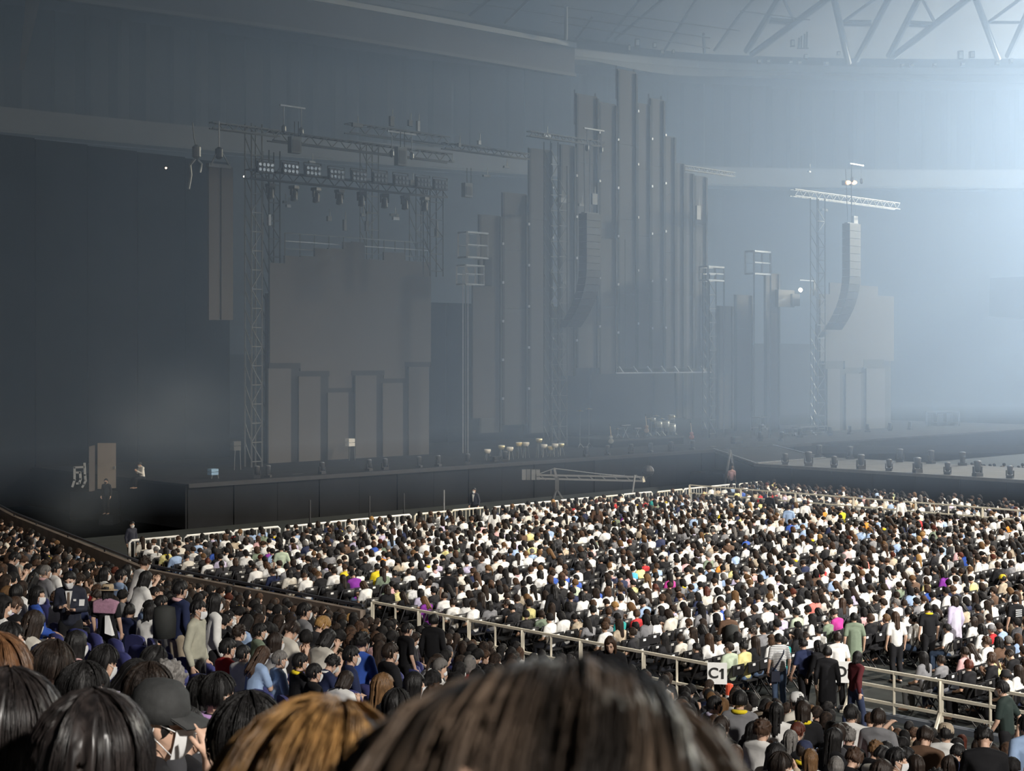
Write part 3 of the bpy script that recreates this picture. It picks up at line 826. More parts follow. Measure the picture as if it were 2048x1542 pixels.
MB().sbox(s0, s1, -5.6, -5.52, SZ + 0.4, SZ + 0.5).build('edge', STEEL, riser)
DZ = SZ + 0.5
DRUMW = mat('drum_white', (0.75, 0.73, 0.66), 0.35, var=0.05)
for i, (u, z, r_, h, lab) in enumerate([(1316, 0.75, 0.28, 0.4, 'pale floor tom at the middle of the drum kit'), (1330, 0.75, 0.30, 0.45, 'pale wide floor tom beside the bass drum'), (1343, 1.2, 0.24, 0.3, 'cream rack tom at the far side of the kit'), (1305, 1.1, 0.2, 0.25, 'small rack tom at the near side of the kit'), (1341, 0.5, 0.36, 0.5, 'bass drum standing at the far side of the kit')]):
    p = base(u, -7.2, DZ + z)
    drumlike(p, r_, h, DRUMW, lab)
for i, (u, v, lab) in enumerate([(1297, 838, 'bronze cymbal at the near side of the drum kit'), (1313, 832, 'bronze cymbal above the rack toms'), (1324, 838, 'tilted bronze cymbal over the wide floor tom'), (1347, 834, 'bronze cymbal at the far side of the kit'), (1236, 858, 'cymbal of the percussion set beside the keyboard'), (1160, 822, 'pale cymbal raised on a lone tall stand'), (1178, 818, 'pale cymbal on the taller lone stand')]):
    p = P(u, v, -7)
    r = thing('cymbal', lab, 'cymbal', (p.x, p.y, DZ if 1215 < u < 1358 else SZ), 'cymbals')
    MB().lathe([(0.24, 0), (0.08, 0.03), (0.03, 0.06)], 14, p).build('plate', mat('bronze', (0.7, 0.6, 0.35), 0.3, 0.8, var=0.1), r)
    MB().tube([p, (p.x, p.y, DZ if 1215 < u < 1358 else SZ)], 0.015, 5).build('stand', ALU, r)
    for a in (0, 2.1, 4.2):
        q = Vector((p.x, p.y, DZ if 1215 < u < 1358 else SZ))
        MB().tube([q + Vector((0, 0, 0.3)), q + Vector((0.25 * math.cos(a), 0.25 * math.sin(a), 0.01))], 0.012, 4).build('leg', ALU, r)
for i, (u, v, wd, lab) in enumerate([(1251, 852, 22, 'keyboard with white keys on the riser'), (1275, 858, 14, 'small black keyboard next to the drum kit')]):
    p = P(u, v, -6.8)
    r = thing('keyboard', lab, 'keyboard', (p.x, p.y, DZ), 'keyboards')
    hw = wd * 0.017
    MB().bar(p - ES * hw, p + ES * hw, 0.35, 0.1).build('body', STEEL, r)
    MB().bar(p - ES * hw * 0.95 + ET * 0.06 + Vector((0, 0, .055)), p + ES * hw * 0.95 + ET * 0.06 + Vector((0, 0, .055)), 0.18, 0.02).build('keys', WHITEP, r)
    for sg in (-1, 1):
        MB().bar(p + ES * hw * sg * 0.7, Vector((*(p - ES * hw * sg * 0.7).xy, DZ)), 0.04).build('leg', ALU, r)
def guitar(u, v, t, z0, m, label):
    p = P(u, v, t)
    p.z = z0 + 0.45
    r = thing('guitar', label, 'guitar', (p.x, p.y, z0), 'guitars on stands')
    MB().ell(p, (0.17, 0.06, 0.16), 12).ell(p + Vector((0, 0, 0.24)), (0.13, 0.06, 0.13), 12).build('body', m, r, True)
    MB().bar(p + Vector((0, -0.05, 0.3)), p + Vector((-0.06, -0.02, 0.95)), 0.05, 0.03).build('neck', mat('maple', (0.55, 0.4, 0.22), 0.5), r)
    MB().bar(p + Vector((-0.06, -0.02, 0.95)), p + Vector((-0.08, -0.02, 1.1)), 0.08, 0.03).build('headstock', STEEL, r)
    for a in (-0.2, 0.2):
        MB().tube([p + Vector((0, 0.1, 0.2)), (p.x + a, p.y + 0.15, z0)], 0.015, 4).build('stand_leg', STEEL, r)
guitar(1383, 868, -5.0, SZ, mat('guitar_red', (0.75, 0.16, 0.06), 0.25), 'orange red guitar on a stand at the far side of the drums')
guitar(1293, 858, -6.3, DZ, mat('guitar_sun', (0.6, 0.33, 0.15), 0.3), 'sunburst guitar leaning before the drum kit')
guitar(1222, 866, -5.4, SZ, mat('guitar_pale', (0.6, 0.58, 0.5), 0.3), 'pale guitar on a stand at the near end of the riser')
for i, (u, v) in enumerate([(975, 905), (1003, 903), (1020, 908), (1038, 898), (1052, 900), (1078, 893), (1088, 900), (1102, 906), (1110, 901), (1122, 903)]):
    p = base(u, -2.6 + 0.3 * (i % 3), SZ)
    labs = ['hand drum on stand', 'small cymbal stand', 'percussion table', 'round tom', 'bongo drum', 'raised cymbal', 'yellow shaker box', 'white round drum', 'small round drum', 'tiny drum']
    r = thing('percussion', '%s in the stage front percussion set, %s from near end' % (labs[i], nth(i + 1)), 'percussion', p, 'percussion at the stage front')
    hgt = [0.6, 0.8, 0.7, 0.9, 0.9, 1.1, 0.7, 0.6, 0.75, 0.7][i]
    MB().lathe([(0.13, hgt - 0.22), (0.19, hgt - 0.1), (0.19, hgt)], 12, p).build('shell', [DRUMW, mat('bronze2', (0.75, 0.68, 0.4), 0.3, 0.6), DRUMW, mat('yellow_wood', (0.75, 0.6, 0.25), 0.5)][i % 4], r, True)
    MB().lathe([(0.185, hgt), (0.185, hgt + 0.015)], 12, p).build('drumhead', WHITEP, r)
    for a in (0.3, 2.4, 4.5):
        MB().tube([p + Vector((0.1 * math.cos(a), 0.1 * math.sin(a), hgt - 0.2)), p + Vector((0.22 * math.cos(a), 0.22 * math.sin(a), 0))], 0.014, 4).build('leg', ALU, r)
for i, (u, v, wd, hg, t, lab) in enumerate([(475, 892, 14, 18, -6, 'white monitor box on a thin stand at the near stage end'), (704, 885, 12, 15, -7.6, 'pair of white papers on the screen column gap'), (1478, 882, 16, 16, -3, 'dark loudspeaker cabinet at the bridge'), (1430, 900, 10, 14, -2, 'small monitor wedge at the stage corner'), (430, 944, 14, 12, -2, 'pale blue bottle crate at the near stage end'), (690, 952, 26, 10, -1.5, 'low black monitor wedge on the stage lip'), (600, 954, 24, 12, -1.5, 'black monitor wedge before the second lower column'), (1000, 918, 22, 10, -1.2, 'black monitor wedge below the framed column')]):
    r = thing('stage_box', lab, 'stage equipment', base(u, t, SZ), 'boxes on the stage')
    m_ = [FASCIA, WHITEP, STEEL, STEEL, mat('crate_blue', (0.25, 0.42, 0.62), 0.5), STEEL, STEEL, STEEL][i]
    slab(MB(), u - wd / 2, u + wd / 2, v - hg / 2, v - 0.5, t, 0.35).build('case', m_, r)
    slab(MB(), u - wd / 2, u + wd / 2, v + 0.5, v + hg / 2, t, 0.35).build('case', m_, r)
    a = P(u, v + hg / 2, t)
    if a.z > SZ + 0.1:
        for sg in (-0.15, 0.15):
            MB().bar(a + ES * sg, W(pl(u, v, t)[0] + sg * 1.3, t, SZ), 0.03).build('leg', GREYM, r)
# far stage: pale drum screens and tables
for i, (u, v, wd, hg) in enumerate([(1530, 850, 10, 30), (1628, 862, 26, 14), (1595, 868, 8, 20)]):
    r = thing('gear_rack', ['tall gear rack with glinting lamps on the far stage', 'wide open frame rack on the far stage floor', 'slim gear rack before the far tower'][i], 'rack', base(u, -6, SZ), 'gear racks on the far stage')
    frame(MB(), u - wd, u + wd, v - hg / 2, 878, -6, 0.05, (0.5,)).build('frame', GREYM, r)
    slab(MB(), u - wd * 0.6, u + wd * 0.6, v, 876, -6.2, 0.3).build('unit', STEEL, r)
    for k in range(3):
        MB().ell(P(u - 5 + 4 * k, v + 4 * k, -5.8), (0.08, 0.08, 0.08)).build('knob', ALU, r)

# ---------------------------------------------------------------- camera crane before the stage
r = thing('camera_crane', 'grey camera crane with long boom before the stage', 'camera crane', W(*to_st(*at(1110, 1005, 76).xy), 0))
Yc = 76
def q3(u, v): return at(u, v, Yc + (u - 1110) * 0.006)
MB().bar(q3(1072, 950), q3(1285, 954), 0.12, 0.09).bar(q3(1072, 957), q3(1285, 962), 0.12, 0.09).build('boom', GREYM, r)
for i in range(9):
    u = 1080 + i * 24
    MB().bar(q3(u, 950), q3(u + 12, 960), 0.05).build('boom_brace', GREYM, r)
for u in (1048, 1057, 1067, 1076):
    MB().hexa([q3(u - 4, 960), q3(u + 4, 960), q3(u + 4, 960) + Vector((0, .5, 0)), q3(u - 4, 960) + Vector((0, .5, 0)), q3(u - 4, 940), q3(u + 4, 940), q3(u + 4, 940) + Vector((0, .5, 0)), q3(u - 4, 940) + Vector((0, .5, 0))]).build('counterweight', FASCIA if u == 1057 else GREYM, r)
MB().tube([q3(1072, 950), q3(1108, 937), q3(1200, 948), q3(1285, 955)], 0.025, 5).build('stay_cable', ALU, r)
MB().bar(q3(1108, 936), q3(1114, 962), 0.12).bar(q3(1102, 940), q3(1102, 952), 0.08).build('mast', GREYM, r)
MB().bar(q3(1114, 955), q3(1114, 980), 0.2).build('pedestal', FASCIA, r)
foot = at(1112, 1008, Yc)
for a in (0, 2.1, 4.2):
    p = Vector((foot.x + 0.7 * math.cos(a), foot.y + 0.7 * math.sin(a), 0.02))
    MB().bar(q3(1113, 978), p, 0.08).build('leg', GREYM, r)
MB().bar(q3(1285, 953), q3(1288, 964), 0.12).build('head_plate', CREAM, r)
MB().ell(q3(1296, 942), (0.32, 0.25, 0.3)).build('camera_head', STEEL, r)
MB().tube([q3(1292, 942), q3(1299, 946)], 0.12, 10).build('lens', LENS, r)
MB().bar(q3(1296, 950), q3(1288, 960), 0.08).build('hanger', STEEL, r)
r = thing('boom_pole', 'thin white pole leaning below the crane boom', 'pole', at(1265, 985, 75))
MB().tube([at(1265, 985, 75), at(1270, 950, 75)], 0.05).build('pole', ALU, r)
MB().tube([at(1265, 985, 75), Vector((*at(1265, 985, 75).xy, 0))], 0.05).build('stand', STEEL, r)
for i, (u, v0, v1, Y) in enumerate([(620, 1000, 1035, 62), (739, 992, 1025, 66), (888, 980, 1014, 70), (808, 987, 1020, 68)]):
    r = thing('microphone_stand', 'thin pole stand on the floor before the stage, %s from the near end' % nth([0, 1, 3, 2][i] + 1), 'stand', Vector((*at(u, v1, Y).xy, 0)), 'pole stands before the stage')
    p = at(u, v0, Y)
    MB().tube([p, Vector((p.x, p.y, 0.3))], 0.04).build('pole', ALU if i == 2 else STEEL, r)
    for a in (0, 2.1, 4.2):
        MB().tube([Vector((p.x, p.y, 0.32)), Vector((p.x + .3 * math.cos(a), p.y + .3 * math.sin(a), 0.01))], 0.025, 5).build('leg', STEEL, r)
# step ladder at the stage corner
Yl = 86
r = thing('step_ladder', 'aluminium step ladder standing by the stage corner', 'ladder', Vector((*at(1462, 962, Yl).xy, 0)))
ap = at(1461, 900, Yl)
for du in (-14, 14):
    for dy in (-0.25, 0.25):
        f = at(1461 + du, 960, Yl); f.z = 0; f.y += dy
        a2 = ap.copy(); a2.y += dy * 0.6
        MB().bar(a2, f, 0.06).build('stile', ALU, r)
for k in range(5):
    f = (k + 1) / 6.5
    p = ap + (Vector((*at(1475, 960, Yl).xy, 0)) - ap) * f
    MB().bar(p - Vector((0, .25, 0)), p + Vector((0, .25, 0)), 0.08, 0.03).build('rung', ALU, r)
struct('floor_side_deck', MB().sbox(*sorted((pl(1420, 940, 3)[0], pl(1480, 940, 3)[0])), 1.5, 4.0, 0, 0.9), DECK)

# ---------------------------------------------------------------- rails and barriers
def barrier(a, b, label, m=WHITEM, h=1.1, bars=9, group='white crowd barriers before the stage'):
    r = thing('crowd_barrier', label, 'barrier', a, group)
    z = Vector((0, 0, h)); z1 = Vector((0, 0, 0.18))
    d = (b - a)
    MB().tube([a, a + z * 0.93, a + z + d * 0.04, b + z - d * 0.04, b + z * 0.93, b], 0.045, 6).build('frame', m, r)
    MB().bar(a + z1, b + z1, 0.05).build('lower_rail', m, r)
    for i in range(bars):
        p = a + d * ((i + 1) / (bars + 1))
        MB().bar(p + z1, p + z, 0.035).build('bar', m, r)
    return r
s, i = -11.0, 0
while s < 26.2:
    gap = 0.12
    dt = [0, 0.12, -0.05, 0.2, 0.05][i % 5]
    barrier(W(s, 10.3 + dt, 0), W(s + 2.1, 10.3 + dt * 0.5, 0), 'white crowd barrier facing the stage, %s from the near end' % nth(i + 1), CREAM if i in (6, 7, 11, 13) else WHITEM)
    s += 2.1 + gap; i += 1
def railing(s_, t0, t1, label, n, rails, m=CREAM, h=1.0):
    r = thing('railing', label, 'railing', W(s_, t0, 0), 'cream railings')
    for k in range(n + 1):
        t = t0 + (t1 - t0) * k / n
        big = k % 2 == 0
        MB().bar(W(s_, t, 0), W(s_, t, h), 0.09 if big else 0.05).build('post', m, r)
        if big and s_ != -12.9:
            MB().bar(W(s_ - 0.25, t, 0.03), W(s_ + 0.25, t, 0.03), 0.16, 0.05).bar(W(s_ - 0.22, t, 0.04), W(s_, t, 0.4), 0.05).build('foot', m, r)
    for f in rails:
        MB().bar(W(s_, t0, h * f), W(s_, t1, h * f), 0.06).build('rail', m, r)
    return r
railing(-12.9, 26.6, 38.3, 'long cream railing between the stand and floor seats, ending at C1', 12, (1.0, 0.45))
railing(-10.8, 40.4, 58, 'cream three-bar railing between stand and floor beside the D sign', 16, (1.0, 0.66, 0.33))
railing(19.4, 11.3, 46, 'long cream railing crossing the far floor seats', 22, (1.0, 0.72), h=1.4)
def sign(text, s_, t, label):
    r = thing('block_sign', label, 'sign', W(s_, t, 0.7), 'block signs')
    d = (W(s_, t, 0) - cam.location); d.z = 0; d.normalize()
    sd = d.cross(Vector((0, 0, 1))) * -1
    sd = Vector((d.y, -d.x, 0))
    c = W(s_ , t, 0.86) - d * 0.12
    MB().bar(c - sd * 0.21, c + sd * 0.21, 0.03, 0.46).build('board', WHITEP, r)
    tc = bpy.data.curves.new('lettering', 'FONT')
    tc.body = text[0]; tc.size = 0.31; tc.align_x = 'CENTER'; tc.align_y = 'CENTER'; tc.extrude = 0.004; tc.offset = 0.007
    to = bpy.data.objects.new('lettering_tmp', tc)
    me = bpy.data.meshes.new_from_object(to)
    bpy.data.objects.remove(to)
    me.materials.clear(); me.materials.append(INK)
    o = bpy.data.objects.new('lettering', me); COL.objects.link(o)
    o.parent = r
    o.location = c - d * 0.022 - Vector(r.location) - sd * 0.08
    b1 = c - d * 0.022 + sd * 0.115
    MB().bar(b1 - Vector((0, 0, 0.11)), b1 + Vector((0, 0, 0.11)), 0.05, 0.012, up=d).bar(b1 + Vector((0, 0, 0.095)), b1 - sd * 0.06 + Vector((0, 0, 0.05)), 0.04, 0.012, up=d).build('numeral', INK, r)
    o.rotation_euler = (R(90), 0, math.atan2(sd.y, sd.x))
    return r
sign('C1', -12.9, 38.45, 'white block sign reading C1 at the railing end')
sign('D1', -10.8, 40.3, 'white block sign reading D1, half hidden behind the walking person')
r = thing('traffic_cone_post', 'red plastic post under the C1 sign', 'post', W(-12.9, 38.6, 0))
MB().lathe([(0.14, 0), (0.13, 0.05), (0.09, 0.06), (0.085, 0.62), (0.05, 0.64)], 12, W(-12.8, 38.7, 0)).build('post', REDP, r)
MB().lathe([(0.088, 0.3), (0.088, 0.4)], 12, W(-12.8, 38.7, 0)).build('band', WHITEP, r)
# fittings along the far ring
for i, (u, v, wd, hg) in enumerate([(1519, 122, 8, 7), (1537, 122, 8, 7), (1582, 124, 9, 7), (1600, 125, 9, 7), (1612, 113, 7, 10), (1654, 126, 9, 7), (1678, 106, 6, 8), (1806, 130, 8, 7), (1825, 130, 8, 7), (1870, 129, 7, 6), (1927, 128, 9, 7), (1922, 110, 10, 18), (1945, 109, 10, 14), (1996, 126, 9, 7), (2024, 121, 7, 9), (1275, 85, 10, 16), (1259, 96, 6, 14), (1310, 90, 8, 10), (1325, 104, 8, 9), (1347, 103, 5, 8), (1586, 86, 8, 14)]):
    Yd = 131 if u > 1400 else 127
    r = thing('ring_fitting', 'small white box on the roof ring, %s from the stage side' % nth(1 + sorted([1519, 1537, 1582, 1600, 1612, 1654, 1678, 1806, 1825, 1870, 1927, 1922, 1945, 1996, 2024, 1275, 1259, 1310, 1325, 1347, 1586]).index(u)), 'box', at(u, v, Yd), 'white boxes on the roof ring')
    a = at(u, v, Yd); hw = wd * Yd / 6000; hh_ = hg * Yd / 6000
    MB().box(a.x - hw, a.x + hw, a.y, a.y + 0.4, a.z - hh_, a.z + hh_).build('case', TRUSSW, r)
    MB().box(a.x - hw * 0.7, a.x + hw * 0.7, a.y - 0.03, a.y, a.z - hh_ * 0.7, a.z + hh_ * 0.7).build('front', WHITEM, r)
r = thing('louvre_frame', 'white louvre of upright slats standing on the roof ring', 'louvre', at(1600, 96, 130))
for i, u in enumerate((1597, 1602, 1608, 1613)):
    MB().bar(at(u, 96, 130), at(u + 1, 76 - 4 * i, 130), 0.14).build('slat', TRUSSW, r)
MB().bar(at(1594, 97, 130), at(1617, 97, 130), 0.12).build('sill', TRUSSW, r)
# ================================================================ PEOPLE: templates grown as continuous surfaces
def sphere_pts(c, r, k=1):
    g = ICO[k]
    return [(c[0] + p[0] * r[0], c[1] + p[1] * r[1], c[2] + p[2] * r[2]) for p in g]
ICO = {}
for k in (1, 2):
    bm = bmesh.new()
    bmesh.ops.create_icosphere(bm, subdivisions=k, radius=1.0)
    ICO[k] = [tuple(v.co) for v in bm.verts]
    bm.free()
def r3(r):
    return (r, r, r) if isinstance(r, (int, float)) else r
def hulls_to_bm(hulls, k=2):
    out = bmesh.new()
    for h in hulls:
        bm = bmesh.new()
        for c, r in h:
            for p in sphere_pts(c, r3(r), k):
                bm.verts.new(p)
        res = bmesh.ops.convex_hull(bm, input=bm.verts)
        bmesh.ops.delete(bm, geom=[g for g in res['geom_interior'] if isinstance(g, bmesh.types.BMVert)], context='VERTS')
        me = bpy.data.meshes.new('tmp'); bm.to_mesh(me); bm.free()
        out.from_mesh(me)
        bpy.data.meshes.remove(me)
    return out
TMP = bpy.data.scenes.new('workbench')                # templates are grown in a scene of their own, removed at the end
def evaluated(ob):
    vl = TMP.view_layers[0]
    vl.update()
    return ob.evaluated_get(vl.depsgraph)
def grow(name, hulls, voxel, tris, smooth=3, k=2):
    bm = hulls_to_bm(hulls, k)
    me = bpy.data.meshes.new('tmp'); bm.to_mesh(me); bm.free()
    ob = bpy.data.objects.new('tmp', me)
    TMP.collection.objects.link(ob)
    m = ob.modifiers.new('r', 'REMESH'); m.mode = 'VOXEL'; m.voxel_size = voxel
    if smooth:
        m = ob.modifiers.new('s', 'SMOOTH'); m.iterations = smooth; m.factor = 0.5
    nf = len(evaluated(ob).data.polygons)
    if tris and nf * 2 > tris:
        m = ob.modifiers.new('d', 'DECIMATE'); m.ratio = tris / (nf * 2)
    res = bpy.data.meshes.new_from_object(evaluated(ob))
    res.name = name
    bpy.data.objects.remove(ob)
    bpy.data.meshes.remove(me)
    res.materials.clear(); res.materials.append(None)
    res.polygons.foreach_set('use_smooth', [True] * len(res.polygons))
    return res
V = Vector
def head_hulls():
    return [[((0, -0.012, 0.022), (0.074, 0.092, 0.092)), ((0, 0.024, -0.03), (0.062, 0.064, 0.062))],
            [((0, 0.03, -0.03), (0.060, 0.058, 0.05)), ((0, 0.044, -0.082), (0.034, 0.036, 0.028))],
            [((0, 0.084, 0.012), 0.009), ((0, 0.100, -0.022), 0.014)],
            [((-0.022, 0.074, -0.056), 0.010), ((0.022, 0.074, -0.056), 0.010), ((0, 0.082, -0.056), 0.010)],
            [((0.03, 0.078, 0.024), 0.008), ((0.05, 0.066, 0.022), 0.008)], [((-0.03, 0.078, 0.024), 0.008), ((-0.05, 0.066, 0.022), 0.008)],
            [((0.077, -0.006, 0.006), (0.008, 0.018, 0.022)), ((0.074, 0.0, -0.024), (0.007, 0.010, 0.014))],
            [((-0.077, -0.006, 0.006), (0.008, 0.018, 0.022)), ((-0.074, 0.0, -0.024), (0.007, 0.010, 0.014))]]
def xf(h, M):
    s = M.to_scale().x
    return [[(tuple(M @ V(c)), tuple(x * 1.0 for x in r3(r))) for c, r in hull] for hull in h]
def hand(wr, d, palm_n, side, curl=0.5):
    """palm, four fingers of different length and a thumb; d: direction of the fingers, palm_n: palm normal"""
    d = V(d).normalized(); n = V(palm_n); n = (n - d * n.dot(d)).normalized()
    a = d.cross(n) * side
    out = [[(tuple(wr), 0.024), (tuple(V(wr) + d * 0.075 + a * 0.022), 0.016), (tuple(V(wr) + d * 0.075 - a * 0.026), 0.016)]]
    for i, (off, ln) in enumerate([(0.030, 0.070), (0.010, 0.080), (-0.011, 0.074), (-0.031, 0.058)]):
        b = V(wr) + d * 0.082 + a * off
        m_ = b + (d * math.cos(curl) + n * math.sin(curl)) * ln * 0.5
        e = m_ + (d * math.cos(2 * curl) + n * math.sin(2 * curl)) * ln * 0.5
        out += [[(tuple(b), 0.0095), (tuple(m_), 0.009)], [(tuple(m_), 0.009), (tuple(e), 0.0075)]]
    b = V(wr) + d * 0.025 + a * 0.026
    m_ = b + (d * 0.6 + a * 0.8).normalized() * 0.042
    e = m_ + (d * 0.85 + a * 0.25 + n * 0.4).normalized() * 0.034
    out += [[(tuple(b), 0.013), (tuple(m_), 0.0105)], [(tuple(m_), 0.0105), (tuple(e), 0.0085)]]
    return out
class Pose:
    pass
def make_pose(kind, lean=0.05, hp=0.0, hy=0.0, arms='lap', stride=0.0, sleeve=0.45):
    p = Pose()
    seated = kind == 'sit'
    hz_ = 0.52 if seated else 0.91
    hip = V((0, 0, hz_))
    tv = V((0, math.sin(lean), math.cos(lean)))
    waist, chest, shc, nb = hip + tv * 0.17, hip + tv * 0.33, hip + tv * 0.45, hip + tv * 0.50
    Rh = Matrix.Rotation(hy, 4, 'Z') @ Matrix.Rotation(-hp - lean * 0.4, 4, 'X')
    hc = nb + V((0, math.sin(lean) * 0.03, 0.02)) + (Rh @ V((0, 0.02, 0.115)))
    HM = Matrix.Translation(hc) @ Rh
    p.head = HM
    p.top = hc.z + 0.125
    sh = {1: shc + V((0.165, 0, 0)), -1: shc + V((-0.165, 0, 0))}
    el, wr, hd = {}, {}, {}
    for s in (1, -1):
        if arms == 'lap' or (arms in ('face', 'up', 'point') and s < 0):
            if seated:
                el[s] = V((0.23 * s, shc.y + 0.05, hz_ + 0.18)); wr[s] = V((0.10 * s, shc.y + 0.24, hz_ + 0.10)); hd[s] = (V((-0.5 * s, 0.7, -0.1)), V((0, 0, -1)))
            else:
                el[s] = V((0.23 * s, -0.03 - stride * 0.4 * s, 1.10)); wr[s] = V((0.235 * s, 0.05 - stride * 0.6 * s, 0.87)); hd[s] = (V((0, 0.15, -1)), V((-s, 0.2, 0)))
        elif arms == 'phone':
            el[s] = V((0.21 * s, shc.y + 0.08, shc.z - 0.25)); wr[s] = V((0.06 * s, shc.y + 0.27, shc.z - 0.14)); hd[s] = (V((-0.35 * s, 0.5, 0.6)), V((-s, 0, 0.2)))
        elif arms == 'face':
            el[s] = V((0.25, shc.y + 0.16, shc.z - 0.16)); wr[s] = V((0.13, shc.y + 0.17, shc.z + 0.08)); hd[s] = (V((-0.35, -0.1, 0.9)), V((-0.6, -0.6, 0)))
        elif arms == 'up':
            el[s] = V((0.30, shc.y + 0.10, shc.z + 0.14)); wr[s] = V((0.22, shc.y + 0.12, shc.z + 0.38)); hd[s] = (V((0, 0.2, 1)), V((-0.3, 1, 0)))
        elif arms == 'point':
            el[s] = V((0.33, shc.y + 0.20, shc.z - 0.04)); wr[s] = V((0.40, shc.y + 0.44, shc.z + 0.04)); hd[s] = (V((0.2, 1, 0.2)), V((0, 0, -1)))
        elif arms == 'hold':
            el[s] = V((0.22 * s, -0.03, 1.10)); wr[s] = V((0.10 * s, 0.20, 1.14 + 0.02 * s)); hd[s] = (V((-0.7 * s, 0.6, 0.1)), V((0, 0.2, 1)))
    kn, an = {}, {}
    for s in (1, -1):
        if seated:
            kn[s] = V((0.11 * s, 0.42, 0.49)); an[s] = V((0.11 * s, 0.40, 0.09))
        else:
            kn[s] = V((0.09 * s, 0.03 + stride * 0.35 * s, 0.49)); an[s] = V((0.09 * s, -0.02 + stride * 0.75 * s, 0.08))
    T = tuple
    bd = xf(head_hulls(), HM)
    # turned heads: keep ellipsoids (rotation of radii ignored, they are nearly round)
    bd += [[(T(nb), 0.052), (T(hc + Rh @ V((0, -0.01, -0.05))), 0.050)]]
    bd += [[(T(hip), (0.13, 0.095, 0.09)), (T(waist), (0.115, 0.085, 0.08)), (T(chest), (0.135, 0.095, 0.09))], [(T(chest), (0.135, 0.095, 0.09)), (T(sh[1] - V((0.03, 0, 0.01))), 0.042), (T(sh[-1] + V((0.03, 0, -0.01))), 0.042)], [(T(sh[1]), 0.036), (T(sh[-1]), 0.036), (T(nb + V((0, 0, -0.01))), 0.045)]]
    for s in (1, -1):
        bd += [[(T(sh[s]), 0.044), (T(el[s]), 0.038)], [(T(el[s]), 0.038), (T(wr[s]), 0.026)]]
        bd += hand(wr[s], hd[s][0], hd[s][1], s, 0.45)
        hp_ = hip + V((0.085 * s, 0.0, -0.02))
        bd += [[(T(hp_), 0.085), (T(kn[s]), 0.056)], [(T(kn[s]), 0.056), (T(an[s] + V((0, 0, 0.25))), 0.050), (T(an[s]), 0.036)]]
        bd += [[(T(an[s] - V((0, 0.02, 0.03))), (0.036, 0.04, 0.035)), (T(an[s] + V((0, 0.15, -0.05))), (0.04, 0.045, 0.025))]]
    p.body = bd
    p.low = xf(head_hulls()[:2], HM) + [[(T(nb), 0.052), (T(hc + Rh @ V((0, -0.01, -0.05))), 0.050)]]
    for s in (1, -1):
        p.low += [[(T(sh[s] + (el[s] - sh[s]) * 0.5), 0.045), (T(el[s]), 0.040)], [(T(el[s]), 0.040), (T(wr[s]), 0.030), (T(V(wr[s]) + V(hd[s][0]).normalized() * 0.1), 0.03)]]
    e = 0.016
    shirt = [[(T(hip + V((0, 0, 0.0))), (0.155, 0.118, 0.075)), (T(waist), (0.14, 0.105, 0.08)), (T(chest), (0.155, 0.114, 0.09))],
             [(T(chest), (0.155, 0.114, 0.09)), (T(sh[1] - V((0.025, 0, 0.012))), 0.064), (T(sh[-1] + V((0.025, 0, -0.012))), 0.064)],
             [(T(sh[1]), 0.066), (T(sh[-1]), 0.066), (T(nb + V((0, -0.012, -0.010))), 0.070)]]
    p.shirt = {}
    for nm, f in (('short', sleeve), ('long', 2.0)):
        sl = []
        for s in (1, -1):
            if f < 1:
                q = sh[s] + (el[s] - sh[s]) * (f + 0.3)
                sl += [[(T(sh[s]), 0.064), (T(q), 0.058)]]
            else:
                q = el[s] + (wr[s] - el[s]) * 0.88
                sl += [[(T(sh[s]), 0.062), (T(el[s]), 0.054)], [(T(el[s]), 0.054), (T(q), 0.042)]]
        p.shirt[nm] = shirt + sl
    tr = [[(T(hip + V((0, 0, 0.02))), (0.145, 0.108, 0.07)), (T(hip + V((0.07, 0, -0.05))), 0.085), (T(hip + V((-0.07, 0, -0.05))), 0.085)]]
    for s in (1, -1):
        hp_ = hip + V((0.085 * s, 0.0, -0.02))
        tr += [[(T(hp_), 0.099), (T(kn[s]), 0.072)], [(T(kn[s]), 0.072), (T(an[s] + V((0, 0, 0.25))), 0.066), (T(an[s] + V((0, 0, 0.04))), 0.060)]]
    p.trousers = tr
    p.shoes = [[(T(an[s] + V((0, -0.03, -0.045))), (0.044, 0.05, 0.033)), (T(an[s] + V((0, 0.16, -0.055))), (0.046, 0.05, 0.027))] for s in (1, -1)]
    p.wr = wr; p.el = el; p.sh = sh; p.nb = nb; p.chest = chest
    return p
POSES = {
    'ahead': make_pose('sit', 0.06, 0.05, 0.0, 'lap'),
    'phone': make_pose('sit', 0.14, 0.55, 0.0, 'phone'),
    'turn_a': make_pose('sit', 0.02, 0.05, 0.65, 'lap'),
    'turn_b': make_pose('sit', 0.04, 0.10, -0.65, 'lap'),
    'lean': make_pose('sit', 0.34, 0.15, 0.1, 'phone'),
    'face': make_pose('sit', 0.05, 0.12, -0.3, 'face'),
    'stand': make_pose('stand', 0.02, 0.08, 0.0, 'lap'),
    'walk': make_pose('stand', 0.07, 0.15, 0.15, 'lap', 0.22),
    'hold': make_pose('stand', 0.03, 0.30, 0.0, 'hold'),
    'reach': make_pose('sit', 0.10, 0.0, -0.2, 'point'),
}
POSE_WORDS = {'ahead': 'facing forward', 'phone': 'looking down', 'turn_a': 'head turned', 'turn_b': 'head turned', 'lean': 'leaning forward', 'face': 'hand at face', 'reach': 'arm outstretched'}
for nm, p in POSES.items():
    p.m_body = grow('body', p.body, 0.0075, 2600, 2)
    p.m_shirt = {k: grow('shirt', h, 0.016, 900, 3) for k, h in p.shirt.items()}
    p.m_trousers = grow('trousers', p.trousers, 0.016, 700, 3)
    p.m_shoes = grow('shoes', p.shoes, 0.013, 220, 2)

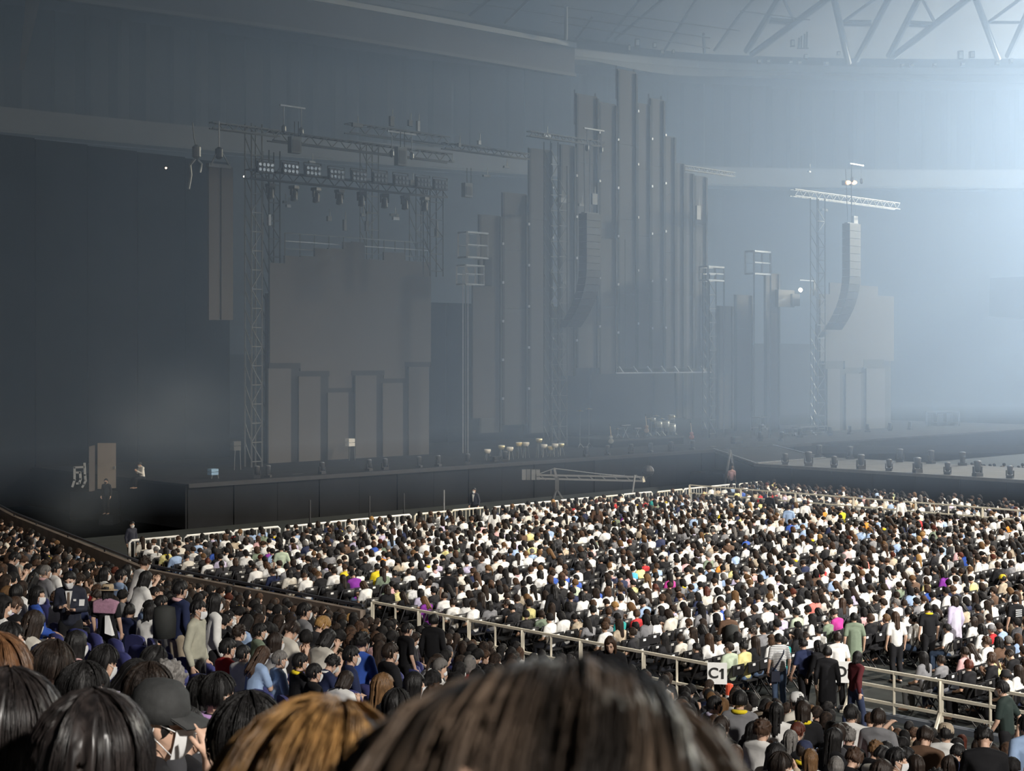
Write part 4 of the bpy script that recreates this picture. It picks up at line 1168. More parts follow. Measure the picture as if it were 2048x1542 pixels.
# hair, in the head's own frame (face towards +y)
def hair_path(phi, e_end, lift, z_end=None, flare=0.0, n=4, e0=1.35):
    a, b, c = 0.080 + lift, 0.098 + lift, 0.104 + lift
    pts = []
    for i in range(n + 1):
        e = e0 + (e_end - e0) * i / n
        pts.append(V((a * math.cos(e) * math.sin(phi), b * math.cos(e) * math.cos(phi) - 0.014, c * math.sin(e) + 0.022)))
    if z_end is not None:
        q = pts[-1]
        for i in range(1, 4):
            f = i / 3
            pts.append(V((q.x * (1 + flare * f - 0.1 * f * f), q.y * (1 + flare * f) - 0.01 * f, q.z + (z_end - q.z) * f)))
    return pts
def end_elev(phi, style, rnd):
    x = abs((phi + math.pi) % (2 * math.pi) - math.pi)          # 0 front .. pi back
    if x < 0.85: return 0.42 + rnd.uniform(-0.1, 0.25)
    if x < 1.5: return -0.12 + rnd.uniform(-0.12, 0.15) if style != 'short' else 0.10 + rnd.uniform(-0.1, 0.1)
    return (-0.50 if style == 'short' else -0.35) + rnd.uniform(-0.12, 0.08)
def hair_hulls(style, seed):
    rnd = random.Random(seed)
    H = [[((0, -0.020, 0.024), (0.079, 0.091, 0.095))]]
    nt_ = 64
    for i in range(nt_):
        phi = 2 * math.pi * i / nt_ + rnd.uniform(-0.1, 0.1)
        x = abs((phi + math.pi) % (2 * math.pi) - math.pi)
        ze = None
        if style == 'bob' and x > 0.95: ze = -0.115 + rnd.uniform(-0.02, 0.02)
        if style == 'long' and x > 0.95: ze = (-0.30 if x > 1.6 else -0.22) + rnd.uniform(-0.05, 0.04)
        pts = hair_path(phi, end_elev(phi, style, rnd), rnd.uniform(-0.002, 0.015), ze, rnd.uniform(-0.08, 0.06))
        r0 = rnd.uniform(0.006, 0.011)
        for a, b in zip(pts[:-1], pts[1:]):
            H.append([(tuple(a), r0), (tuple(b), r0 * 0.85)])
    if style == 'ponytail':
        q = [V((0, -0.10, 0.03)), V((0, -0.145, 0.01)), V((0, -0.15, -0.08)), V((0.01, -0.135, -0.2))]
        for a, b, ra, rb in zip(q[:-1], q[1:], (0.025, 0.03, 0.03), (0.03, 0.03, 0.014)): H.append([(tuple(a), ra), (tuple(b), rb)])
    if style == 'bun':
        H.append([((0, -0.085, 0.095), 0.042)])
    if style == 'messy':
        for i in range(30):
            ph = rnd.uniform(0, 6.28); e = rnd.uniform(0.2, 1.4)
            q = hair_path(ph, e, 0.012)[-1]
            H.append([(tuple(q), 0.018), (tuple(q * 1.05 + V((rnd.uniform(-.015, .015), rnd.uniform(-.015, .015), 0.008))), 0.010)])
    return H
HAIR = {st: (grow('hair', hair_hulls(st, i + 5), 0.0062, 1700 if st != 'long' else 2200, 1, 1), grow('hair', hair_hulls(st, i + 5), 0.022, 90 if st != 'long' else 130, 1, 1), grow('hair', hair_hulls(st, i + 5), 0.010, 300 if st != 'long' else 400, 0, 1)) for i, st in enumerate(('short', 'bob', 'long', 'ponytail', 'bun', 'messy'))}
def mask_mesh():
    mb = MB()
    nu, nv = 12, 7
    for layer in (0.0, 0.004):
        for j in range(nv):
            z = 0.002 - 0.100 * j / (nv - 1)
            for i in range(nu):
                ph = -1.15 + 2.3 * i / (nu - 1)
                wz = 1 - 0.30 * (j / (nv - 1)) ** 1.6
                bul = 0.022 * math.exp(-(ph / 0.5) ** 2) * math.sin(math.pi * min(1, (j + 0.6) / nv))
                rx, ry = 0.070 * wz + 0.004 - layer, 0.066 * wz + 0.008 + bul - layer
                mb.v.append((rx * math.sin(ph), 0.026 + ry * math.cos(ph), z))
    def id_(l, j, i): return l * nu * nv + j * nu + i
    for j in range(nv - 1):
        for i in range(nu - 1):
            mb.f.append((id_(0, j, i), id_(0, j + 1, i), id_(0, j + 1, i + 1), id_(0, j, i + 1)))
            mb.f.append((id_(1, j, i), id_(1, j, i + 1), id_(1, j + 1, i + 1), id_(1, j + 1, i)))
    for s in (1, -1):
        a = V((0.066 * s, 0.052, -0.004)); b = V((0.05 * s, 0.05, -0.085)); e = V((0.082 * s, -0.012, 0.022)); e2 = V((0.083 * s, -0.018, -0.02))
        mb.tube([a, e], 0.0022, 4).tube([b, e2], 0.0022, 4).tube([e, e2], 0.0022, 4)
    me = mb.mesh('face_mask', True)
    me.materials.append(None)
    return me
HAIR['cropped'] = (grow('hair', [[((0, -0.022, 0.0), (0.084, 0.090, 0.07))], [((0, -0.06, -0.04), (0.06, 0.045, 0.045))]], 0.008, 700, 1),) * 3
MASK = mask_mesh()
def cap_meshes():
    dome = MB().lathe([(0.100, 0.02), (0.099, 0.06), (0.088, 0.105), (0.06, 0.135), (0.015, 0.146)], 20, (0, -0.012, 0)).mesh('cap_crown', True)
    mb = MB()
    n = 10
    for z in (0.0, 0.005):
        for i in range(n + 1):
            a = -1.1 + 2.2 * i / n
            mb.v.append((0.099 * math.sin(a), -0.012 + 0.099 * math.cos(a), 0.038 + z))
            L = 0.075 * math.cos(a * 0.9) ** 0.5
            mb.v.append((0.096 * math.sin(a), -0.012 + 0.099 * math.cos(a) + L, 0.020 + z - 0.10 * math.sin(a) ** 2 * 0.15))
    m = 2 * (n + 1)
    for i in range(n):
        mb.f += [(2 * i, 2 * i + 2, 2 * i + 3, 2 * i + 1), (m + 2 * i, m + 2 * i + 1, m + 2 * i + 3, m + 2 * i + 2), (2 * i + 1, 2 * i + 3, m + 2 * i + 3, m + 2 * i + 1)]
    br_ = mb.mesh('cap_brim', True)
    for x in (dome, br_): x.materials.append(None)
    return dome, br_
CAPD, CAPB = cap_meshes()
HATC = MB().lathe([(0.098, 0.035), (0.100, 0.07), (0.092, 0.115), (0.07, 0.128), (0.01, 0.130)], 20, (0, -0.012, 0)).mesh('hat_crown', True)
HATB = MB().lathe([(0.099, 0.034), (0.135, 0.030), (0.168, 0.024), (0.168, 0.030), (0.135, 0.036), (0.099, 0.042)], 20, (0, -0.012, 0)).mesh('hat_brim', True)
BUCK = MB().lathe([(0.150, -0.005), (0.108, 0.045), (0.095, 0.105), (0.06, 0.13), (0.01, 0.133)], 16, (0, -0.012, 0)).mesh('hat', True)
TOWEL = MB()
TOWEL.tube([V((0.088 * math.sin(a0), -0.088 * math.cos(a0) + 0.01, 0.03 - 0.10 * (abs(a0) / 2.5) ** 3)) for a0 in [-2.5 + 5.0 * i / 14 for i in range(15)]], 0.027, 8)
TOWEL = TOWEL.mesh('towel', True)
EYE = MB().ell((0.030, 0.079, 0.006), (0.013, 0.008, 0.006), 8, 5).ell((-0.030, 0.079, 0.006), (0.013, 0.008, 0.006), 8, 5).mesh('eyes', True)
BROW = MB().bar((0.016, 0.0885, 0.026), (0.046, 0.079, 0.029), 0.006, 0.006).bar((-0.016, 0.0885, 0.026), (-0.046, 0.079, 0.029), 0.006, 0.006).mesh('eyebrows')
COAT = grow('coat', [[((0, 0.01, 1.25), (0.165, 0.125, 0.10)), ((0, 0.0, 0.95), (0.17, 0.135, 0.08)), ((0, 0.0, 0.55), (0.20, 0.16, 0.06))]], 0.02, 700, 3)
BAG = MB().lathe([(0.01, 0.0), (0.16, 0.01), (0.17, 0.25), (0.15, 0.42), (0.02, 0.46)], 10).mesh('backpack', True)
for x in (HATC, HATB, BUCK, TOWEL, EYE, BROW, BAG): x.materials.append(None)

HAIRM = {k: mat('hair_' + k, c, 0.52, scale=40, var=0.5, bump=0.6, spec=0.35, stretch=(3, 3, 0.4)) for k, c in {
    'black': (0.010, 0.009, 0.009), 'dark brown': (0.022, 0.014, 0.010), 'brown': (0.055, 0.030, 0.018), 'light brown': (0.14, 0.075, 0.032), 'blond': (0.35, 0.20, 0.07), 'grey': (0.16, 0.15, 0.14), 'red brown': (0.09, 0.022, 0.012)}.items()}
SHIRT = {'white': (0.78, 0.77, 0.74), 'off white': (0.66, 0.62, 0.54), 'black': (0.014, 0.014, 0.016), 'charcoal': (0.05, 0.05, 0.055), 'grey': (0.22, 0.22, 0.23), 'navy': (0.022, 0.03, 0.075), 'beige': (0.46, 0.38, 0.28), 'brown': (0.12, 0.07, 0.045),
         'light blue': (0.33, 0.45, 0.66), 'blue': (0.04, 0.10, 0.42), 'sky blue': (0.08, 0.40, 0.75), 'yellow': (0.80, 0.62, 0.03), 'pale yellow': (0.75, 0.68, 0.30), 'red': (0.45, 0.03, 0.035), 'coral': (0.75, 0.22, 0.18), 'pink': (0.68, 0.42, 0.42), 'magenta': (0.50, 0.05, 0.28),
         'purple': (0.24, 0.04, 0.34), 'lavender': (0.52, 0.47, 0.62), 'green': (0.10, 0.22, 0.10), 'pale green': (0.48, 0.56, 0.42), 'teal': (0.02, 0.28, 0.27), 'orange': (0.75, 0.30, 0.05), 'maroon': (0.09, 0.018, 0.022), 'sage': (0.20, 0.25, 0.18)}
SHIRTM = {k: mat('cloth_' + k.replace(' ', '_'), c, 0.85, scale=9, var=0.10, bump=0.35, spec=0.2) for k, c in SHIRT.items()}
SKIN = [mat('skin_a', (0.62, 0.40, 0.29), 0.55, scale=12, var=0.05), mat('skin_b', (0.54, 0.33, 0.23), 0.55, scale=12, var=0.05)]
MASKM = {'white': mat('mask_white', (0.80, 0.80, 0.79), 0.8, scale=20, var=0.03), 'black': mat('mask_black', (0.02, 0.02, 0.02), 0.8, var=0)}
TROUS = {k: mat('trousers_' + k, c, 0.85, scale=8, var=0.15, bump=0.3, spec=0.2) for k, c in {'black': (0.015, 0.015, 0.017), 'navy': (0.03, 0.04, 0.08), 'grey': (0.10, 0.10, 0.10), 'beige': (0.36, 0.30, 0.22), 'denim': (0.08, 0.12, 0.20), 'olive': (0.12, 0.12, 0.07)}.items()}
SHOEM = mat('shoe_dark', (0.04, 0.04, 0.042), 0.6)
BROWM = mat('brow_dark', (0.012, 0.009, 0.008), 0.7, var=0)

def sub(me, name, parent, m, M=None):
    o = bpy.data.objects.new(name, me)
    COL.objects.link(o)
    o.parent = parent
    if M is not None:
        o.matrix_local = M
    o.material_slots[0].link = 'OBJECT'
    o.material_slots[0].material = m
    return o
def person(loc, yaw, pose, hair, hcol, shirt, trousers='black', sleeves='short', mask='white', hat=None, hatm=None, towel=None, scale=1.0, label='', group=None, hair_rot=None, face=False, skin=0, bag=None, shirtm=None, hairmesh=None, tilt=0.0, legs=True, coat=None):
    P_ = POSES[pose]
    r = thing('person', label, 'person', loc, group)
    r.rotation_euler = (0, tilt, yaw)
    r.scale = (scale,) * 3
    body = sub(P_.m_body, 'body', r, SKIN[skin])
    if face:
        sub(EYE, 'eyes', body, BROWM, P_.head)
        sub(BROW, 'eyebrows', body, BROWM, P_.head)
    sub(P_.m_shirt[sleeves], 'shirt', r, shirtm or SHIRTM[shirt])
    if legs:
        sub(P_.m_trousers, 'trousers', r, TROUS[trousers])
        if pose in ('stand', 'walk', 'hold'):
            sub(P_.m_shoes, 'shoes', r, SHOEM)
    if hairmesh is not None or hair:
        sub(hairmesh if hairmesh is not None else HAIR[hair][0], 'hair', r, HAIRM[hcol], P_.head @ hair_rot if hair_rot else P_.head)
    if mask:
        sub(MASK, 'face_mask', r, MASKM[mask], P_.head)
    if hat == 'cap':
        c = sub(CAPD, 'cap', r, hatm, P_.head); sub(CAPB, 'brim', c, hatm)
    elif hat == 'straw':
        c = sub(HATC, 'hat', r, hatm, P_.head); sub(HATB, 'brim', c, hatm)
    elif hat == 'bucket':
        sub(BUCK, 'hat', r, hatm, P_.head)
    if towel:
        sub(TOWEL, 'towel', r, towel, Matrix.Translation(P_.nb + V((0, 0, -0.005))))
    if coat:
        sub(COAT, 'coat', r, coat)
    if bag == 'back':
        sub(BAG, 'backpack', r, mat('bag_dark', (0.03, 0.032, 0.03), 0.8, scale=6), Matrix.Translation(P_.chest + V((0, -0.24, -0.32))))
    return r
def head_top_offset(pose, yaw, scale):
    h = POSES[pose].head.translation
    c, s = math.cos(yaw), math.sin(yaw)
    return V((h.x * c - h.y * s, h.x * s + h.y * c, POSES[pose].top)) * scale
YAW_STAND = -math.atan2(ES.x, ES.y)                   # people in the stand face the floor (+s)
YAW_FLOOR = -math.atan2(-ET.x, -ET.y)                 # people on the floor face the stage (-t)
# ================================================================ PEOPLE: the ones the photograph shows by themselves
BOXES = []                                             # picture areas in which a named person must stay in sight: u0, u1, v0, v1, depth
SPECIAL = []                                          # (x, y, keep-clear radius) and screen discs of the named people
OCC = []
def floor_at(x, y):
    s, t = to_st(x, y)
    b = bline(t)
    if t > 38.6 and b - 0.3 < s < -10.8: return -0.02
    if s > b - 0.8: return 0.0
    k = round((b - s - ROW0) / ROWD)
    return stand_z(ROW0 + ROWD * k)
def spec(u, v, Y, pose, yaw, label, clear=0.42, box=None, fit=True, rootz=None, scale=None, **kw):
    """the head's top is seen at u, v; the depth Y was read from the head's size"""
    top = at(u, v, Y) - V((0, 0, 0.035 if kw.get('hairmesh') is not None else 0.015))
    h = head_top_offset(pose, yaw, 1.0)
    x, y = top.x - h.x, top.y - h.y
    z = floor_at(x, y) if rootz is None else rootz
    sc_ = scale or (min(1.14, max(0.86, (top.z - z) / h.z)) if fit else 1.0)
    if rootz is None and abs(z + sc_ * h.z - top.z) > 0.02 and Y < 30:
        z = top.z - sc_ * h.z
    h2 = h * sc_
    r = person((top.x - h2.x, top.y - h2.y, z), yaw, pose, label=label, scale=sc_, **kw)
    if box: BOXES.append((*box, Y))
    SPECIAL.append((top.x - h2.x, top.y - h2.y, clear))
    OCC.append((u, v, Y, pose in ('stand', 'walk', 'hold'), sc_))
    return r
def flr(u, v, **kw):                                  # somebody standing on the floor: depth from the eye height
    h = kw.pop('h', 1.66)
    return spec(u, v, FPX * (ZC - h) / (v - VH), kw.pop('pose', 'stand'), kw.pop('yaw', 0.1), kw.pop('label'), rootz=0.0, scale=h / POSES['stand'].top, **kw)
def strands(style, n, seed, locks=40, lift=0.010, rad=0.0012, e0=1.5, sweep_=0.0):
    rnd = random.Random(seed)
    me0 = HAIR['short' if style == 'short' else 'bob' if style == 'bob' else 'long'][0]
    mb = MB()
    vv = [tuple(v.co) for v in me0.vertices]
    mb.add(vv, [tuple(p.vertices) for p in me0.polygons])
    lk = [rnd.uniform(0, 2 * math.pi) for _ in range(locks)]
    lf = [rnd.uniform(0.0, lift * 1.6) for _ in range(locks)]
    for i in range(n):
        j = rnd.randrange(locks)
        phi = lk[j] + rnd.gauss(0, 0.05)
        x = abs((phi + math.pi) % (2 * math.pi) - math.pi)
        ze = None
        if style == 'bob' and x > 0.9: ze = -0.12 + rnd.uniform(-0.03, 0.02)
        if style == 'long' and x > 0.9: ze = -0.34 + rnd.uniform(-0.08, 0.05)
        pts = hair_path(phi, end_elev(phi, style, rnd), 0.006 + lf[j] + rnd.uniform(0, 0.006), ze, rnd.uniform(-0.04, 0.06) , 7, e0)
        for k, p in enumerate(pts):
            p += V((rnd.gauss(0, 0.0012), rnd.gauss(0, 0.0012), rnd.gauss(0, 0.0008)))
            if sweep_:
                a = sweep_ * (1 - k / len(pts))
                p.rotate(Euler((0, 0, a)))
        mb.tube(pts, rad, 3, rad * 0.4, cap=False)
    me = mb.mesh('hair', True)
    me.materials.append(None)
    return me
def streaky(name, a, b, rough=0.4, sz=60):
    m = mat(name, a, rough, scale=55, var=0.0)
    nt = m.node_tree; bs = nt.nodes['Principled BSDF']
    tc = nt.nodes.new('ShaderNodeTexCoord'); mp = nt.nodes.new('ShaderNodeMapping'); mp.inputs['Scale'].default_value = (1, 1, 0.12)
    no = nt.nodes.new('ShaderNodeTexNoise'); no.inputs['Scale'].default_value = sz
    rp = nt.nodes.new('ShaderNodeValToRGB'); rp.color_ramp.elements[0].position = 0.38; rp.color_ramp.elements[1].position = 0.68
    rp.color_ramp.elements[0].color = (*a, 1); rp.color_ramp.elements[1].color = (*b, 1)
    nt.links.new(tc.outputs['Object'], mp.inputs[0]); nt.links.new(mp.outputs[0], no.inputs['Vector']); nt.links.new(no.outputs[0], rp.inputs[0]); nt.links.new(rp.outputs[0], bs.inputs['Base Color'])
    HAIRM[name] = m
    return name
streaky('dark streaked', (0.012, 0.009, 0.007), (0.17, 0.12, 0.085), 0.4, 22)
streaky('golden brown', (0.11, 0.055, 0.018), (0.36, 0.20, 0.07))
streaky('dark sleek', (0.012, 0.010, 0.010), (0.035, 0.028, 0.026), 0.33)
streaky('warm brown', (0.10, 0.045, 0.020), (0.22, 0.11, 0.05))
SG_BIG = strands('bob', 2600, 3, 70, 0.012, 0.0011, 1.52)
SG_BROWN = strands('bob', 2000, 4, 50, 0.010, 0.0011)
SG_LONG = strands('long', 2200, 5, 60, 0.008, 0.0011)
SG_LONG2 = strands('long', 1800, 6, 60, 0.008, 0.0011)
SG_SHORT = strands('short', 1300, 7, 50, 0.012, 0.0012)
spec(975, 1232, 0.65, 'stand', 0.5, 'person with large blurred dark streaked hair filling the bottom of the picture', hair='bob', hcol='dark streaked', hairmesh=SG_BIG, shirt='black', mask=None, clear=0.5, hair_rot=Euler((-0.35, 0.75, 0.3)).to_matrix().to_4x4())
spec(588, 1378, 1.28, 'stand', 0.3, 'person with golden brown hair at the bottom beside the large blurred head', hair='bob', hcol='golden brown', hairmesh=SG_BROWN, shirt='beige', mask=None, clear=0.5, hair_rot=Euler((-0.35, 0.35, 0)).to_matrix().to_4x4())
spec(190, 1366, 2.75, 'ahead', -0.35, 'person with long sleek dark hair seen from behind, beside the black cap', hair='long', hcol='dark sleek', hairmesh=SG_LONG, shirt='charcoal', sleeves='long', clear=0.5)
spec(22, 1324, 2.95, 'ahead', -0.45, 'person with long dark hair cut by the picture edge', hair='long', hcol='dark sleek', hairmesh=SG_LONG2, shirt='black', sleeves='long', clear=0.5)
spec(-8, 1262, 4.7, 'ahead', -0.5, 'person with warm brown bobbed hair at the picture edge', hair='bob', hcol='warm brown', hairmesh=SG_BROWN, shirt='beige', clear=0.45)
r = spec(322, 1362, 5.5, 'face', -1.15, box=(268, 430, 1350, 1542), label='person in black cap with raised hand and white mask straps', hair='cropped', hcol='black', shirt='black', hat='cap', hatm=mat('cap_black', (0.03, 0.031, 0.031), 0.8, scale=30, var=0.2, bump=0.3), mask='white', clear=0.8, towel=None)
spec(437, 1340, 8.6, 'ahead', -0.95, box=(393, 484, 1335, 1450), label='man with black hair, white mask and lilac towel round his neck', hair='messy', hcol='black', hairmesh=SG_SHORT, shirt='charcoal', towel=mat('towel_lilac', (0.46, 0.28, 0.55), 0.95, scale=30, bump=0.5), clear=0.45)
r = spec(372, 1412, 7.6, 'ahead', -0.8, 'person in black tour shirt with lilac and blue print, behind the capped one', hair='short', hcol='black', shirt='black', clear=0.4)
for i, (dx, z, wd, hg, c) in enumerate([(-0.05, 0.96, 0.10, 0.02, (0.45, 0.2, 0.45)), (0.0, 0.90, 0.12, 0.018, (0.25, 0.5, 0.6)), (0.0, 0.87, 0.12, 0.018, (0.25, 0.5, 0.6)), (0.02, 0.82, 0.05, 0.02, (0.45, 0.2, 0.45))]):
    o = MB().box(dx - wd / 2, dx + wd / 2, -0.098, -0.090, z - hg, z + hg).mesh('shirt_print'); o.materials.append(None)
    sub(o, 'shirt_print', r, mat('print_%d' % i, c, 0.8, var=0.3, scale=60))
spec(500, 1378, 4.4, 'ahead', -0.5, 'person with round black hair half hidden by the golden brown head', hair='messy', hcol='black', hairmesh=SG_SHORT, shirt='black', clear=0.45)
spec(300, 1322, 7.6, 'ahead', -0.7, 'person with dark brown hair beside the curly grey head', hair='short', hcol='dark brown', shirt='charcoal', hairmesh=SG_SHORT, clear=0.42)
spec(335, 1322, 8.4, 'ahead', -0.7, 'person with curly grey hair before the lilac towel man', hair='messy', hcol='grey', shirt='charcoal', clear=0.42)
# people standing in the stand's aisle
WOOL = mat('suit_navy', (0.016, 0.019, 0.034), 0.8, scale=30, var=0.15)
r = spec(139, 1142, 21.5, 'hold', math.pi + 0.05, box=(100, 185, 1140, 1255), label='man in dark navy suit and brown tie holding a paper in the stand aisle', hair='short', hcol='black', shirt='navy', shirtm=WOOL, sleeves='long', face=True, clear=0.7)
pc = POSES['hold'].chest
def chest_part(name, me, m): me.materials.append(None); sub(me, name, r, m)
chest_part('shirt_front', MB().add([(-0.05, 0.118, 1.385), (0.05, 0.118, 1.385), (0, 0.142, 1.06), (-0.05, 0.09, 1.385), (0.05, 0.09, 1.385), (0, 0.11, 1.06)], [(0, 2, 1), (3, 4, 5), (0, 3, 5, 2), (1, 2, 5, 4), (0, 1, 4, 3)]).mesh('shirt_front'), SHIRTM['white'])
chest_part('tie', MB().hexa([(-0.028, 0.14, 1.04), (0.028, 0.14, 1.04), (0.028, 0.15, 1.04), (-0.028, 0.15, 1.04), (-0.014, 0.118, 1.37), (0.014, 0.118, 1.37), (0.016, 0.130, 1.37), (-0.016, 0.130, 1.37)]).mesh('tie'), mat('tie_brown', (0.14, 0.10, 0.075), 0.6))
chest_part('badge', MB().box(-0.11, -0.07, 0.125, 0.132, 1.24, 1.27).mesh('badge'), WHITEP)
pp = at(163, 1206, 21.0)
o = thing('paper_sheet', 'small white paper held by the suited man', 'paper', pp)
MB().hexa([pp + V((-.035, 0, -.04)), pp + V((.035, 0, -.04)), pp + V((.035, .01, -.04)), pp + V((-.035, .01, -.04)), pp + V((-.04, .03, .045)), pp + V((.035, .03, .045)), pp + V((.035, .04, .045)), pp + V((-.04, .04, .045))]).build('sheet', WHITEP, o)
spec(216, 1166, 21.5, 'stand', -0.2, box=(183, 258, 1163, 1268), label='person in straw hat with lilac towel over black top and white bag', hair='bob', hcol='black', shirt='black', hat='straw', hatm=mat('straw', (0.42, 0.32, 0.20), 0.8, scale=60, var=0.2), clear=0.6)
r = [o_ for o_ in bpy.data.objects if o_.get('label', '').startswith('person in straw')][0]
tw = grow('towel', [[((-0.18, -0.02, 1.375), (0.05, 0.07, 0.035)), ((0.18, -0.02, 1.375), (0.05, 0.07, 0.035)), ((0.0, -0.03, 1.43), (0.08, 0.07, 0.03))], [((-0.18, -0.05, 1.37), (0.045, 0.05, 0.03)), ((0.18, -0.05, 1.37), (0.045, 0.05, 0.03)), ((0.17, -0.10, 1.22), (0.03, 0.03, 0.02)), ((-0.17, -0.10, 1.22), (0.03, 0.03, 0.02))]], 0.014, 500, 2)
sub(tw, 'towel', r, mat('towel_pink', (0.40, 0.22, 0.30), 0.95, scale=30, bump=0.5))
bg = MB().hexa([(0.07, -0.22, 0.90), (0.19, -0.20, 0.86), (0.21, -0.14, 0.86), (0.07, -0.16, 0.90), (0.05, -0.17, 1.18), (0.11, -0.17, 1.18), (0.11, -0.13, 1.18), (0.05, -0.13, 1.18)]).mesh('white_bag'); bg.materials.append(None)
sub(bg, 'white_bag', r, WHITEP)
spec(362, 1162, 20.5, 'stand', -0.75, box=(308, 395, 1160, 1285), label='man in navy shirt with large dark backpack in the stand aisle', hair='short', hcol='black', shirt='navy', sleeves='long', bag='back', trousers='beige', towel=SHIRTM['pink'], clear=0.7)
spec(398, 1199, 18.8, 'stand', -1.75, box=(364, 436, 1197, 1318), label='man in pale sage shirt with glasses and white mask standing in the aisle', hair='short', hcol='black', shirt='off white', sleeves='long', shirtm=mat('cloth_pale_sage', (0.42, 0.41, 0.32), 0.85, scale=9, var=0.12, bump=0.4), face=True, trousers='grey', clear=0.7)
spec(430, 1186, 20.5, 'stand', -1.0, box=(425, 456, 1185, 1290), label='long haired person in white top close behind the pale sage shirted man', hair='long', hcol='black', shirt='white', sleeves='long', clear=0.55)
spec(1221, 1272, 25.6, 'hold', math.pi - 0.3, box=(1190, 1252, 1270, 1345), label='woman in black dress with brown hair facing us before the cream railing', hair='long', hcol='brown', shirt='black', coat=SHIRTM['black'], face=True, mask=None, clear=0.6)
spec(868, 1228, 30.0, 'stand', -0.4, box=(840, 895, 1228, 1310), label='person in black standing by the near railing, back to us', hair='short', hcol='black', shirt='black', sleeves='long', clear=0.5)
spec(815, 1245, 26.0, 'stand', -0.9, box=(790, 845, 1245, 1310), label='person in black tour shirt with white back print standing among the stand seats', hair='short', hcol='black', shirt='black', clear=0.5)
spec(2003, 1361, 25.9, 'walk', 0.9, 'person in dark green tee walking past the three-bar railing', hair='short', hcol='black', shirt='green', shirtm=mat('cloth_deep_green', (0.016, 0.03, 0.026), 0.85), clear=0.6)
r = spec(2052, 1428, 20.0, 'stand', 0.2, 'person in light blue shirt with black shoulder bag at the picture corner', hair='short', hcol='black', shirt='light blue', clear=0.6)
def strap(r, pose, m, flip=1):
    sh, ch = POSES[pose].sh, POSES[pose].chest
    me = MB().tube([(0.12 * flip, 0.03, sh[1].z + 0.055), (0.06 * flip, -0.115, ch.z + 0.04), (-0.08 * flip, -0.135, ch.z - 0.18), (-0.17 * flip, -0.10, ch.z - 0.34)], 0.014, 6).mesh('bag_strap', True); me.materials.append(None)
    sub(me, 'bag_strap', r, m)
    me = MB().hexa([(-0.25 * flip, -0.18, ch.z - 0.56), (-0.05 * flip, -0.20, ch.z - 0.56), (-0.05 * flip, -0.12, ch.z - 0.56), (-0.25 * flip, -0.10, ch.z - 0.56), (-0.24 * flip, -0.17, ch.z - 0.34), (-0.06 * flip, -0.19, ch.z - 0.34), (-0.06 * flip, -0.13, ch.z - 0.34), (-0.24 * flip, -0.11, ch.z - 0.34)]).mesh('shoulder_bag'); me.materials.append(None)
    sub(me, 'shoulder_bag', r, m)
BAGM = mat('bag_navy', (0.02, 0.025, 0.05), 0.7)
strap(r, 'stand', BAGM, 1)
STRIPE = mat('cloth_striped', (0.75, 0.74, 0.72), 0.85, var=0.0)
nt = STRIPE.node_tree
wv = nt.nodes.new('ShaderNodeTexWave'); wv.bands_direction = 'Z'; wv.inputs['Scale'].default_value = 9.0
tc = nt.nodes.new('ShaderNodeTexCoord'); rp = nt.nodes.new('ShaderNodeValToRGB')
rp.color_ramp.interpolation = 'CONSTANT'; rp.color_ramp.elements[0].color = (0.75, 0.74, 0.72, 1); rp.color_ramp.elements[1].position = 0.72; rp.color_ramp.elements[1].color = (0.08, 0.09, 0.11, 1)
nt.links.new(tc.outputs['Object'], wv.inputs[0]); nt.links.new(wv.outputs[0], rp.inputs[0]); nt.links.new(rp.outputs[0], nt.nodes['Principled BSDF'].inputs['Base Color'])
